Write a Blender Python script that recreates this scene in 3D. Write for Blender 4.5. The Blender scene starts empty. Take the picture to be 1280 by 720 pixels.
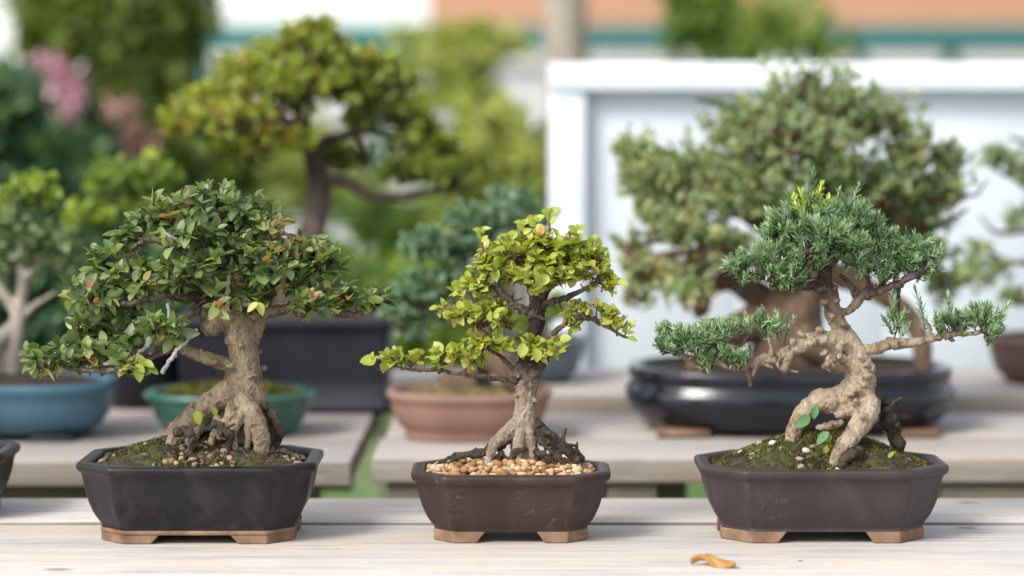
import bpy, bmesh, math
import numpy as np
from mathutils import Vector

sc = bpy.context.scene
COL = sc.collection
# ------------------------------------------------------------------ camera, light, exposure
F = 3022.0            # focal length in pixels of a 1280 wide frame (85 mm)
CAMH = 0.29           # camera height above the table top (z = 0)
PITCH = math.atan(210.0 / F)
cam_d = bpy.data.cameras.new('camera')
cam = bpy.data.objects.new('camera', cam_d); COL.objects.link(cam)
cam.location = (0, 0, CAMH); cam.rotation_euler = (math.pi / 2 - PITCH, 0, 0)
cam_d.lens = 85.0; cam_d.sensor_width = 36.0
cam_d.clip_start = 0.05; cam_d.clip_end = 600
cam_d.dof.use_dof = True; cam_d.dof.focus_distance = 1.672; cam_d.dof.aperture_fstop = 3.6
sc.camera = cam
SUN_EL, SUN_AZ = 41.0, -134.0     # azimuth: degrees from +Y (away from the camera) towards +X
w = bpy.data.worlds.new('World'); sc.world = w; w.use_nodes = True
nt = w.node_tree
bg = nt.nodes['Background']
sky = nt.nodes.new('ShaderNodeTexSky'); sky.sky_type = 'NISHITA'; sky.sun_disc = False
sky.sun_elevation = math.radians(SUN_EL); sky.sun_rotation = math.radians(SUN_AZ)
sky.dust_density = 1.5; sky.ozone_density = 1.0; sky.air_density = 1.0
hs = nt.nodes.new('ShaderNodeHueSaturation'); hs.inputs['Saturation'].default_value = 0.38
nt.links.new(sky.outputs[0], hs.inputs['Color']); nt.links.new(hs.outputs[0], bg.inputs['Color'])
bg.inputs['Strength'].default_value = 0.15
sun_d = bpy.data.lights.new('sun', 'SUN'); sun = bpy.data.objects.new('sun', sun_d); COL.objects.link(sun)
sun_d.energy = 1.9; sun_d.angle = math.radians(20); sun_d.color = (1.0, 0.96, 0.90)
az, el = math.radians(SUN_AZ), math.radians(SUN_EL)
to_sun = Vector((math.sin(az) * math.cos(el), math.cos(az) * math.cos(el), math.sin(el)))
sun.rotation_euler = to_sun.to_track_quat('Z', 'Y').to_euler()
sc.view_settings.view_transform = 'Standard'; sc.view_settings.look = 'None'
sc.view_settings.exposure = 0.95; sc.view_settings.gamma = 1.0
sc.cycles.use_denoising = True
sc.cycles.max_bounces = 8; sc.cycles.transparent_max_bounces = 6

# ------------------------------------------------------------------ helpers
sp, cp = math.sin(PITCH), math.cos(PITCH)
def W(px, py, Y):
    """a photo measurement at distance Y turned into metres"""
    u = (px - 640) / F; v = (360 - py) / F
    t = Y / (cp + v * sp)
    return np.array((u * t, Y, CAMH + (-sp + v * cp) * t))
def S(px, Y): return px * Y / F

def norm(a):
    a = np.asarray(a, float)
    return a / (np.linalg.norm(a, axis=-1, keepdims=True) + 1e-12)

class MB:
    def __init__(s): s.v = []; s.f = []; s.n = 0; s.t = []
    def add(s, v, f, tone=0.5):
        v = np.asarray(v, float); s.v.append(v)
        f = np.asarray(f) if not isinstance(f, list) else f
        if isinstance(f, np.ndarray): s.f.extend((f + s.n).tolist())
        else: s.f.extend([[i + s.n for i in q] for q in f])
        s.t.append(np.full(len(v), tone) if np.isscalar(tone) else np.asarray(tone, float))
        s.n += len(v)
    def build(s, name, m, parent=None, loc=(0, 0, 0), smooth=True):
        me = bpy.data.meshes.new(name)
        V = np.concatenate(s.v) if s.v else np.zeros((0, 3))
        me.from_pydata(V.tolist(), [], s.f)
        if s.n:
            at = me.attributes.new('tone', 'FLOAT', 'POINT'); at.data.foreach_set('value', np.concatenate(s.t).astype(np.float32))
        if smooth: me.polygons.foreach_set('use_smooth', [True] * len(me.polygons))
        if m: me.materials.append(m)
        me.update()
        o = bpy.data.objects.new(name, me); COL.objects.link(o); o.location = loc
        if parent: o.parent = parent
        return o

def thing(name, label, cat, loc=(0, 0, 0), rz=0, group=None):
    o = bpy.data.objects.new(name, None); COL.objects.link(o); o.location = loc; o.rotation_euler = (0, 0, rz)
    o.empty_display_size = 0.02
    o['label'] = label; o['category'] = cat
    if group: o['group'] = group
    return o
def tag(o, label=None, cat=None, group=None, kind=None):
    if label: o['label'] = label
    if cat: o['category'] = cat
    if group: o['group'] = group
    if kind: o['kind'] = kind
    return o

def catmull(P, k=6):
    P = np.asarray(P, float)
    if len(P) < 3:
        t = np.linspace(0, 1, k + 1)[:, None]; return P[0] * (1 - t) + P[-1] * t
    Q = np.vstack([2 * P[0] - P[1], P, 2 * P[-1] - P[-2]]); out = []
    for i in range(1, len(Q) - 2):
        p0, p1, p2, p3 = Q[i - 1:i + 3]
        for t in np.arange(k) / k:
            out.append(0.5 * ((2 * p1) + (-p0 + p2) * t + (2 * p0 - 5 * p1 + 4 * p2 - p3) * t * t + (-p0 + 3 * p1 - 3 * p2 + p3) * t ** 3))
    out.append(P[-1]); return np.array(out)

def tube(mb, pts, rad, sides=10, tone=0.5, cap=True):
    pts = np.asarray(pts, float); rad = np.asarray(rad, float); n = len(pts)
    T = norm(np.gradient(pts, axis=0))
    ref = np.array((0.13, 0.97, 0.2)) if abs(T[0][1]) < 0.8 else np.array((1, 0, 0.1))
    u = norm(np.cross(T[0], ref)); rings = []
    if cap:   # rounded ends
        pts = np.vstack([pts[0] - T[0] * rad[0] * 0.6, pts, pts[-1] + T[-1] * rad[-1] * 0.6])
        T = np.vstack([T[:1], T, T[-1:]]); rad = np.concatenate([[rad[0] * 0.45], rad, [rad[-1] * 0.45]]); n += 2
    a = np.linspace(0, 2 * np.pi, sides, endpoint=False)
    for i in range(n):
        u = norm(u - T[i] * np.dot(u, T[i])); v = np.cross(T[i], u)
        rings.append(pts[i] + rad[i] * (np.cos(a)[:, None] * u + np.sin(a)[:, None] * v))
    V = np.concatenate(rings); f = []
    for i in range(n - 1):
        for j in range(sides):
            k = (j + 1) % sides
            f.append([i * sides + j, i * sides + k, (i + 1) * sides + k, (i + 1) * sides + j])
    f.append(list(range(sides))[::-1]); f.append([(n - 1) * sides + j for j in range(sides)])
    mb.add(V, f, tone)

def box(mb, x0, x1, y0, y1, z0, z1, bev=0.0, tone=0.5):
    bm = bmesh.new(); bmesh.ops.create_cube(bm, size=1)
    for v in bm.verts:
        v.co = Vector(((x0 + x1) / 2 + v.co.x * (x1 - x0), (y0 + y1) / 2 + v.co.y * (y1 - y0), (z0 + z1) / 2 + v.co.z * (z1 - z0)))
    if bev > 0: bmesh.ops.bevel(bm, geom=bm.edges[:], offset=bev, segments=2, profile=0.5, affect='EDGES')
    bm.verts.index_update()
    mb.add([v.co[:] for v in bm.verts], [[v.index for v in f.verts] for f in bm.faces], tone); bm.free()

# ------------------------------------------------------------------ materials
def newmat(name):
    m = bpy.data.materials.new(name); m.use_nodes = True
    nt = m.node_tree; nt.nodes.clear()
    out = nt.nodes.new('ShaderNodeOutputMaterial'); b = nt.nodes.new('ShaderNodeBsdfPrincipled')
    nt.links.new(b.outputs[0], out.inputs[0]); return m, nt, b, out
def node(nt, t, ins=None, **kw):
    n = nt.nodes.new(t)
    for k, v in kw.items(): setattr(n, k, v)
    for k, v in (ins or {}).items():
        if hasattr(v, 'is_output'): nt.links.new(v, n.inputs[k])
        else: n.inputs[k].default_value = v
    return n
def ramp(nt, fac, stops, interp='LINEAR'):
    r = nt.nodes.new('ShaderNodeValToRGB'); nt.links.new(fac, r.inputs[0]); r.color_ramp.interpolation = interp
    el = r.color_ramp.elements
    while len(el) < len(stops): el.new(0.5)
    for e, (p, c) in zip(el, stops): e.position = p; e.color = (*c, 1) if len(c) == 3 else c
    return r.outputs[0]
def coords(nt, scale=(1, 1, 1), src='Object'):
    tc = node(nt, 'ShaderNodeTexCoord'); mp = node(nt, 'ShaderNodeMapping', {'Vector': tc.outputs[src], 'Scale': scale}); return mp.outputs[0]
def noise(nt, vec, scale, detail=4, rough=0.55, dist=0.0):
    return node(nt, 'ShaderNodeTexNoise', {'Vector': vec, 'Scale': scale, 'Detail': detail, 'Roughness': rough, 'Distortion': dist}).outputs[0]
def mixc(nt, fac, a, b, mode='MIX'):
    n = nt.nodes.new('ShaderNodeMix'); n.data_type = 'RGBA'; n.blend_type = mode
    for s, v in ((n.inputs[0], fac), (n.inputs[6], a), (n.inputs[7], b)):
        if hasattr(v, 'is_output'): nt.links.new(v, s)
        else: s.default_value = v if np.isscalar(v) else (*v, 1)
    return n.outputs[2]
def bump(nt, b, h, strength=0.5, dist=0.001):
    n = node(nt, 'ShaderNodeBump', {'Height': h, 'Strength': strength, 'Distance': dist}); nt.links.new(n.outputs[0], b.inputs['Normal'])
def madd(nt, a, b, op='ADD'):
    n = nt.nodes.new('ShaderNodeMath'); n.operation = op
    for s, v in ((n.inputs[0], a), (n.inputs[1], b)):
        if hasattr(v, 'is_output'): nt.links.new(v, s)
        else: s.default_value = v
    return n.outputs[0]

def m_clay(name, c1, c2, rough=0.5, scale=30, spec=0.4, smear=None, scratch=0.0, bumpd=0.0003, bloom=False):
    m, nt, b, _ = newmat(name); v = coords(nt)
    n1 = noise(nt, v, scale, 5, 0.6); n2 = noise(nt, v, scale * 22, 3, 0.6)
    col = ramp(nt, n1, [(0.3, c1), (0.7, c2)])
    if scratch:
        vs = coords(nt, (1, 1, 1.5)); sw = noise(nt, vs, 45, 2, 0.4, 2.6)
        line = ramp(nt, sw, [(0.488, (0, 0, 0)), (0.5, (1, 1, 1)), (0.512, (0, 0, 0))])
        msk = ramp(nt, noise(nt, v, 38, 2), [(0.56, (0, 0, 0)), (0.68, (1, 1, 1))])
        col = mixc(nt, madd(nt, madd(nt, line, msk, 'MULTIPLY'), scratch, 'MULTIPLY'), col, (0.3, 0.27, 0.26))
    dustn = ramp(nt, noise(nt, v, scale * 60, 2), [(0.66, (0, 0, 0)), (0.76, (1, 1, 1))])
    col = mixc(nt, madd(nt, dustn, 0.10, 'MULTIPLY'), col, (0.35, 0.3, 0.27))
    if smear:
        (sx, sy, sz), (rx, ry, rz), c = smear
        tc = node(nt, 'ShaderNodeTexCoord')
        mp = node(nt, 'ShaderNodeMapping', {'Vector': tc.outputs['Object'], 'Location': (-sx / rx, -sy / ry, -sz / rz), 'Scale': (1 / rx, 1 / ry, 1 / rz)})
        ln = node(nt, 'ShaderNodeVectorMath', {0: mp.outputs[0]}, operation='LENGTH').outputs['Value']
        vv = coords(nt, (1, 1, 5)); ln = madd(nt, ln, madd(nt, noise(nt, vv, 260, 4), 0.9, 'MULTIPLY'))
        col = mixc(nt, ramp(nt, ln, [(0.85, (0.7, 0.7, 0.7)), (1.35, (0, 0, 0))]), col, c)
    wm = noise(nt, coords(nt, (1, 1, .35)), 55, 5, .65, .6)
    col = mixc(nt, madd(nt, ramp(nt, wm, [(0.50, (0, 0, 0)), (0.72, (1, 1, 1))]), .07 if bloom else 0.0, 'MULTIPLY'), col, (0.25, 0.21, 0.19))
    nt.links.new(col, b.inputs['Base Color'])
    nt.links.new(ramp(nt, n1, [(0.2, (rough - .08,) * 3), (0.8, (rough + .12,) * 3)]), b.inputs['Roughness'])
    b.inputs['Specular IOR Level'].default_value = spec
    bump(nt, b, madd(nt, n2, n1), 0.5, bumpd)
    return m

def m_wood(name, cols, axis='X', grain=1.0, bumpd=0.0006, dark=0.5):
    """weathered board: long streaks, blotches, knots, checks"""
    m, nt, b, _ = newmat(name)
    sc1 = (1.2, 26, 26) if axis == 'X' else (26, 1.2, 26)
    tone = node(nt, 'ShaderNodeAttribute', attribute_name='tone').outputs['Fac']
    tc = node(nt, 'ShaderNodeTexCoord')
    off = node(nt, 'ShaderNodeCombineXYZ', {'X': madd(nt, tone, 13.7, 'MULTIPLY'), 'Y': madd(nt, tone, 3.1, 'MULTIPLY'), 'Z': 0.0})
    vo = node(nt, 'ShaderNodeVectorMath', {0: tc.outputs['Object'], 1: off.outputs[0]}, operation='ADD').outputs[0]
    v = node(nt, 'ShaderNodeMapping', {'Vector': vo, 'Scale': sc1}).outputs[0]
    vb = node(nt, 'ShaderNodeMapping', {'Vector': vo, 'Scale': (3, 8, 8) if axis == 'X' else (8, 3, 8)}).outputs[0]
    g = noise(nt, v, 6 * grain, 6, 0.65, 0.6); g2 = noise(nt, v, 24 * grain, 4, 0.7, 0.3); bl = noise(nt, vb, 2.2, 4, 0.6, 0.8)
    c = ramp(nt, g, [(0.28, cols[0]), (0.5, cols[1]), (0.72, cols[2])])
    c = mixc(nt, ramp(nt, bl, [(0.4, (0, 0, 0)), (0.7, (1, 1, 1))]), c, cols[3])
    line = ramp(nt, g2, [(0.30, (1, 1, 1)), (0.40, (0, 0, 0))])
    c = mixc(nt, madd(nt, line, dark, 'MULTIPLY'), c, tuple(x * 0.42 for x in cols[0]))
    kn = node(nt, 'ShaderNodeTexVoronoi', {'Vector': node(nt, 'ShaderNodeMapping', {'Vector': vo, 'Scale': (5, 11, 4) if axis == 'X' else (11, 5, 4)}).outputs[0], 'Scale': 1.0, 'Randomness': 1.0}).outputs['Distance']
    c = mixc(nt, ramp(nt, kn, [(0.02, (0.8, 0.8, 0.8)), (0.06, (0, 0, 0))]), c, (0.12, 0.08, 0.06))
    spk = ramp(nt, noise(nt, tc.outputs['Object'], 420, 2), [(0.70, (0, 0, 0)), (0.76, (1, 1, 1))])
    c = mixc(nt, madd(nt, spk, 0.45, 'MULTIPLY'), c, (0.14, 0.11, 0.09))
    nt.links.new(c, b.inputs['Base Color']); b.inputs['Roughness'].default_value = 0.7; b.inputs['Specular IOR Level'].default_value = 0.3
    bump(nt, b, madd(nt, g, madd(nt, g2, 0.6, 'MULTIPLY')), 0.8, bumpd)
    return m

def m_bark(name, stops, scale=1.0, zdark=None, dark=(0.03, 0.022, 0.02), bumpd=0.0012, zcut=0.03):
    """zdark=(z0,z1): thin upper wood has darker bark; dark patches everywhere"""
    m, nt, b, _ = newmat(name)
    v = coords(nt, (1, 1, 0.55)); n1 = noise(nt, v, 110 * scale, 8, 0.65, 0.8); n2 = noise(nt, v, 480 * scale, 5, 0.65, 0.4); n3 = noise(nt, v, 42 * scale, 3, 0.6, 0.3)
    nn = madd(nt, madd(nt, n1, .5, 'MULTIPLY'), madd(nt, n2, .5, 'MULTIPLY'))
    c = ramp(nt, nn, [(.5 + (p_ - .5) * .5, tuple(min(.8, 1.38 * k_) for k_ in c_)) for p_, c_ in stops])
    cracks = node(nt, 'ShaderNodeTexVoronoi', {'Vector': node(nt, 'ShaderNodeVectorMath', {0: v, 1: node(nt, 'ShaderNodeTexNoise', {'Vector': v, 'Scale': 90.0 * scale}).outputs['Color']}, operation='ADD').outputs[0], 'Scale': 150.0 * scale}, feature='DISTANCE_TO_EDGE').outputs['Distance']
    ck = ramp(nt, cracks, [(0.0, (1, 1, 1)), (0.07, (0, 0, 0))])
    c = mixc(nt, madd(nt, madd(nt, ck, ramp(nt, n3, [(0.40, (0, 0, 0)), (0.58, (1, 1, 1))]), 'MULTIPLY'), 0.8, 'MULTIPLY'), c, dark)
    blot = ramp(nt, n3, [(0.56, (0, 0, 0)), (0.68, (1, 1, 1))]); pits = ramp(nt, n2, [(0.57, (0, 0, 0)), (0.65, (1, 1, 1))])
    c = mixc(nt, madd(nt, blot, 0.35, 'MULTIPLY'), c, tuple(0.5 * x + 0.5 * y for x, y in zip(stops[0][1], dark)))
    c = mixc(nt, madd(nt, pits, 0.6, 'MULTIPLY'), c, dark)
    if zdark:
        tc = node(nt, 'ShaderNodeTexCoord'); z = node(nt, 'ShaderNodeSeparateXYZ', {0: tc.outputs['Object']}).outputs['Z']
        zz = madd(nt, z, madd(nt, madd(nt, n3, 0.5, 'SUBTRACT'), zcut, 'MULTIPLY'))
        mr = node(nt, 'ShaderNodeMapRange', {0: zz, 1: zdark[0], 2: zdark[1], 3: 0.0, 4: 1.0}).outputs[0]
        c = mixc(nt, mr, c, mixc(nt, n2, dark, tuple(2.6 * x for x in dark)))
    nt.links.new(c, b.inputs['Base Color']); b.inputs['Roughness'].default_value = 0.8; b.inputs['Specular IOR Level'].default_value = 0.2
    h = madd(nt, madd(nt, n1, madd(nt, n2, 0.35, 'MULTIPLY')), madd(nt, ck, -0.3, 'MULTIPLY'))
    bump(nt, b, h, 1.0, bumpd * 1.8); return m

def m_leaf(name, stops, rough=0.45, trans=0.3, spec=0.4, vein=True, back=(1.0, 1.0, 1.0)):
    m, nt, b, out = newmat(name)
    tone = node(nt, 'ShaderNodeAttribute', attribute_name='tone').outputs['Fac']
    c = ramp(nt, tone, stops)
    if vein:
        v = coords(nt); c = mixc(nt, madd(nt, noise(nt, v, 900, 2), 0.22, 'MULTIPLY'), c, mixc(nt, 1.0, c, (1.9, 1.8, 1.5), 'MULTIPLY'))
    geo = node(nt, 'ShaderNodeNewGeometry'); c = mixc(nt, geo.outputs['Backfacing'], c, mixc(nt, 1.0, c, back, 'MULTIPLY'))
    nt.links.new(c, b.inputs['Base Color']); b.inputs['Roughness'].default_value = rough; b.inputs['Specular IOR Level'].default_value = spec
    tr = node(nt, 'ShaderNodeBsdfTranslucent', {'Color': mixc(nt, 1.0, c, (1.6, 1.7, 0.7), 'MULTIPLY')})
    mx = node(nt, 'ShaderNodeMixShader', {0: trans, 1: b.outputs[0], 2: tr.outputs[0]}); nt.links.new(mx.outputs[0], out.inputs[0])
    return m

def m_soil(name, cols, scale=260, lo=0.35, hi=0.65, bumpd=0.002):
    m, nt, b, _ = newmat(name); v = coords(nt)
    n = noise(nt, v, scale, 5, 0.7); n2 = noise(nt, v, 45, 3)
    c = ramp(nt, n, [(lo, cols[0]), (0.5, cols[1]), (hi, cols[2])])
    c = mixc(nt, ramp(nt, n2, [(0.45, (0, 0, 0)), (0.6, (1, 1, 1))]), c, ramp(nt, n, [(lo, cols[0]), (0.6, cols[3])]))
    nt.links.new(c, b.inputs['Base Color']); b.inputs['Roughness'].default_value = 0.95; bump(nt, b, n, 1.0, bumpd); return m

def m_tone(name, stops, rough=0.7, scale=700, bumpd=0.0004, spec=0.3):
    m, nt, b, _ = newmat(name)
    tone = node(nt, 'ShaderNodeAttribute', attribute_name='tone').outputs['Fac']; n = noise(nt, coords(nt), scale, 4, 0.65)
    c = ramp(nt, tone, stops); c = mixc(nt, madd(nt, n, 0.7, 'MULTIPLY'), c, mixc(nt, 1.0, c, (0.55, 0.5, 0.45), 'MULTIPLY'))
    nt.links.new(c, b.inputs['Base Color']); b.inputs['Roughness'].default_value = rough; b.inputs['Specular IOR Level'].default_value = spec
    bump(nt, b, n, 0.6, bumpd); return m

def m_paint(name, c, rough=0.5, var=0.15, scale=12, bumpd=0.0003, stain=None):
    m, nt, b, _ = newmat(name); n = noise(nt, coords(nt), scale, 5, 0.6)
    cc = mixc(nt, n, tuple(x * (1 - var) for x in c), tuple(min(1, x * (1 + var)) for x in c))
    if stain:
        cc = mixc(nt, ramp(nt, noise(nt, coords(nt, (3, 3, 0.6)), scale * 1.5, 4), [(0.55, (0, 0, 0)), (0.8, (1, 1, 1))]), cc, stain)
    nt.links.new(cc, b.inputs['Base Color']); b.inputs['Roughness'].default_value = rough
    bump(nt, b, n, 0.4, bumpd); return m

WOOD_F = m_wood('pale_weathered_wood', [(0.28, 0.26, 0.245), (0.53, 0.495, 0.465), (0.66, 0.63, 0.605), (0.60, 0.51, 0.42)], dark=0.6)
WOOD_B = m_wood('grey_weathered_wood', [(0.24, 0.22, 0.21), (0.38, 0.355, 0.34), (0.50, 0.48, 0.47), (0.40, 0.33, 0.28)], dark=0.6)
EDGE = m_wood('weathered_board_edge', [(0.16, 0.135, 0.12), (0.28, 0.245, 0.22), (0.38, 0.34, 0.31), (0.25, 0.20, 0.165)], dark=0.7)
WOOD_D = m_wood('dark_frame_wood', [(0.09, 0.075, 0.06), (0.14, 0.12, 0.10), (0.2, 0.17, 0.14), (0.16, 0.13, 0.10)])
CLAY_FOOT = m_clay('bare_clay', (0.13, 0.075, 0.048), (0.27, 0.17, 0.115), 0.8, 75, 0.15)

# ------------------------------------------------------------------ pots
def oct_ring(a, b, c, d=0.0, fil=0.0022, sub=10, flute=0.0):
    a -= d; b -= d; c = max(c - 0.586 * d, 0.0005)
    P = [(-a + c, -b), (a - c, -b), (a, -b + c), (a, b - c), (a - c, b), (-a + c, b), (-a, b - c), (-a, -b + c)]
    P = [np.array(p) for p in P]; out = []; n = 8
    for i in range(n):
        p, q = P[i], P[(i + 1) % n]; pr = P[i - 1]
        d1 = norm(p - pr); d2 = norm(q - p)
        r = min(fil, 0.3 * np.linalg.norm(p - pr), 0.3 * np.linalg.norm(q - p))
        A = p - d1 * r; B = p + d2 * r
        for t in (0, .33, .67, 1): out.append(A * (1 - t) ** 2 + 2 * p * t * (1 - t) + B * t * t)
        d3 = norm(P[(i + 2) % n] - q); r2 = min(fil, 0.3 * np.linalg.norm(q - p), 0.3 * np.linalg.norm(P[(i + 2) % n] - q))
        E = q - d2 * r2
        nrm_ = np.array((d2[1], -d2[0]))
        for k in range(1, sub): out.append(B + (E - B) * k / sub - nrm_ * flute * min(1, min(k, sub - k) / 1.0))
    return np.array(out)
def sup_ring(a, b, e=2.0, d=0.0, n=72, sub=None):
    t = np.linspace(0, 2 * np.pi, n, endpoint=False) - np.pi / 2
    return np.stack([(a - d) * np.sign(np.cos(t)) * np.abs(np.cos(t)) ** (2 / e), (b - d) * np.sign(np.sin(t)) * np.abs(np.sin(t)) ** (2 / e)], 1)

def loft(mb, rings, close_bottom=True):
    n = len(rings[0]); f = []
    for i in range(len(rings) - 1):
        for j in range(n):
            k = (j + 1) % n; f.append([i * n + j, i * n + k, (i + 1) * n + k, (i + 1) * n + j])
    if close_bottom: f.append([(len(rings) - 1) * n + j for j in range(n)])
    mb.add(np.concatenate(rings), f)

def pot(parent, ringf, prof, mat, soil_z, soil_mat, mound=0.0, rough=0.002, seed=0, soilinset=None, mexp=2.8):
    """prof: (inset, z) from the inner wall over the lip and down to the base"""
    mb = MB(); rings = []
    for q in prof:
        d, z = q[:2]
        r = ringf(d) if len(q) < 3 else ringf(d, q[2]); rings.append(np.column_stack([r, np.full(len(r), z)]))
    loft(mb, rings); p = mb.build('pot', mat, parent)
    # soil: rings shrinking to the middle, mounded and rough
    mb = MB(); rng = np.random.default_rng(seed); R = ringf(soilinset if soilinset else prof[0][0] - 0.0005); rings = []
    K = 30
    for i in range(K):
        s = 1 - i / (K - 0.5); rr = R * s
        z = soil_z + mound * (1 - s ** mexp) + rng.normal(0, rough, len(R)) * (0.3 if i == 0 else 1)
        rings.append(np.column_stack([rr, z]))
    loft(mb, rings); s_ = mb.build('soil', soil_mat, parent)
    A = np.abs(R).max(0)
    def sz(x, y):
        q = np.minimum(1, np.hypot(x / A[0], y / A[1])); return soil_z + mound * (1 - q ** mexp)
    return p, s_, R, sz

def inside(R, x, y):
    x1, y1 = R[:, 0], R[:, 1]; x2, y2 = np.roll(x1, -1), np.roll(y1, -1); c = np.zeros(x.shape, bool)
    for a, b, cc, d in zip(x1, y1, x2, y2):
        with np.errstate(divide='ignore', invalid='ignore'):
            c ^= ((b > y) != (d > y)) & (x < (cc - a) * (y - b) / (d - b) + a)
    return c

def corner_feet(pot_o, a, b, c, h, f, g, th=0.010, mat=None, slant=0.006):
    for sx in (1, -1):
        for sy in (1, -1):
            def poly(a, b, c, ex):
                return [(f - ex, -b), (a - c, -b), (a, -b + c), (a, -(g - ex))]
            o_t = poly(a, b, c, slant); i_t = poly(a - th, b - th, c - .586 * th, slant)
            o_b = poly(a, b, c, 0.0); i_b = poly(a - th, b - th, c - .586 * th, 0.0)
            V = []; k = 4
            for P, z in ((o_t, h + 0.0005), (i_t, h + 0.0005), (o_b, 0.0), (i_b, 0.0)):
                V += [(x * sx, y * sy, z) for x, y in P]
            f_ = []
            for i in range(k - 1):
                f_ += [[i, i + 1, k + i + 1, k + i], [2 * k + i, 2 * k + i + 1, 3 * k + i + 1, 3 * k + i],
                       [i, i + 1, 2 * k + i + 1, 2 * k + i], [k + i, k + i + 1, 3 * k + i + 1, 3 * k + i]]
            f_ += [[0, k, 3 * k, 2 * k], [k - 1, 2 * k - 1, 4 * k - 1, 3 * k - 1]]
            bm = bmesh.new(); vs = [bm.verts.new(v) for v in V]
            for q in f_: bm.faces.new([vs[i] for i in q])
            bmesh.ops.recalc_face_normals(bm, faces=bm.faces[:])
            bmesh.ops.bevel(bm, geom=bm.edges[:], offset=0.0007, segments=2, profile=0.5, affect='EDGES')
            me = bpy.data.meshes.new('foot'); bm.to_mesh(me); bm.free(); me.materials.append(mat or CLAY_FOOT)
            o = bpy.data.objects.new('foot', me); COL.objects.link(o); o.parent = pot_o

# ------------------------------------------------------------------ stones
bm = bmesh.new(); bmesh.ops.create_icosphere(bm, subdivisions=2, radius=1)
ICOV = np.array([v.co[:] for v in bm.verts]); ICOF = np.array([[v.index for v in f.verts] for f in bm.faces]); bm.free()
bm = bmesh.new(); bmesh.ops.create_icosphere(bm, subdivisions=1, radius=1)
ICO1V = np.array([v.co[:] for v in bm.verts]); ICO1F = np.array([[v.index for v in f.verts] for f in bm.faces]); bm.free()
def stone(mb, p, r, rng, tone, flat=0.75, low=False):
    Vt, Ft = (ICO1V, ICO1F) if low else (ICOV, ICOF)
    k = rng.normal(0, 1, (3, 3)); d = 1 + 0.17 * np.sin(Vt @ k.T * 1.7 + rng.uniform(0, 6, 3)).sum(1)
    V = Vt * d[:, None] * np.array((rng.uniform(.85, 1.25), rng.uniform(.8, 1.1), flat * rng.uniform(.8, 1.15)))
    a = rng.uniform(0, 6.28); t = rng.normal(0, .35)
    R = np.array(((math.cos(a), -math.sin(a), 0), (math.sin(a), math.cos(a), 0), (0, 0, 1)))
    T = np.array(((1, 0, 0), (0, math.cos(t), -math.sin(t)), (0, math.sin(t), math.cos(t))))
    mb.add(V @ (R @ T).T * r + p, Ft, tone)

def gravel(parent, R, sz, step, rad, mask, mat, seed, layers=1, name='gravel', tone=None, flat=0.75):
    rng = np.random.default_rng(seed); mb = MB(); A = np.abs(R).max(0); pts = []
    for L in range(layers):
        xs = np.arange(-A[0], A[0], step); ys = np.arange(-A[1], A[1], step * .87)
        for j, y in enumerate(ys):
            for x in xs + (j % 2) * step / 2: pts.append((x + rng.normal(0, step * .2), y + rng.normal(0, step * .2), L))
    P = np.array(pts); P = P[inside(R * 0.965, P[:, 0], P[:, 1])]
    for x, y, L in P:
        m = mask(x, y)
        if rng.random() > (m if L == 0 else m * 0.45): continue
        r = rad * rng.uniform(.65, 1.2)
        stone(mb, (x, y, float(sz(x, y)) + r * .35 + L * rad * 0.95), r, rng, rng.random() if tone is None else tone(rng), flat)
    o = mb.build(name, mat, parent); o['kind'] = 'stuff'; return o

# ------------------------------------------------------------------ leaves
def leaf_template(rows=5, pointed=0.3, width=0.5):
    V = []; F_ = []
    for i in range(rows):
        t = i / (rows - 1)
        wd = width * math.sin(math.pi * (0.06 + 0.92 * t) ** (0.85)) ** (0.75)
        if i == rows - 1: wd *= (1 - pointed)
        if i == 0: wd = 0.05
        for s in (-1, 0, 1): V.append((s * wd, t, 0))
    for i in range(rows - 1):
        for s in (0, 1): F_.append([i * 3 + s, i * 3 + s + 1, i * 3 + s + 4, i * 3 + s + 3])
    return np.array(V, float), np.array(F_)
LEAF_OVAL = leaf_template(6, 0.62, 0.30)
LEAF_ROUND = leaf_template(6, 0.62, 0.37)
LEAF_LOW = leaf_template(4, 0.62, 0.32)
NEEDLE = (np.array([(-.06, 0, 0), (.06, 0, 0), (-.075, .5, .0), (.075, .5, .0), (0, 1, 0)], float), None)

def put_leaves(mb, tmpl, pos, d, nrm, L, tone, fold=0.18, curl=0.25, rng=None):
    V, Fq = tmpl; n = len(pos); d = norm(d); nrm = norm(nrm - d * (nrm * d).sum(1, keepdims=True)); s = np.cross(d, nrm)
    L = np.broadcast_to(np.asarray(L, float), (n,))
    fo = fold * (1 + rng.normal(0, .5, n)) ; cu = curl * (rng.normal(.6, .9, n)); asp = rng.uniform(.85, 1.2, n); tw = rng.normal(0, .25, n)
    x = V[None, :, 0] * asp[:, None]; y = np.broadcast_to(V[None, :, 1], x.shape)
    z = np.abs(x) * fo[:, None] * 2 - cu[:, None] * y ** 2 * .5 + x * y * tw[:, None]
    P = pos[:, None, :] + L[:, None, None] * (x[..., None] * s[:, None, :] + y[..., None] * d[:, None, :] + z[..., None] * nrm[:, None, :])
    m = V.shape[0]; mb.add(P.reshape(-1, 3), (Fq[None] + (np.arange(n) * m)[:, None, None]).reshape(-1, Fq.shape[1]), (tone[:, None] + np.where(np.abs(V[:, 0]) < 1e-6, .07, -.02)[None]).reshape(-1))
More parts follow.
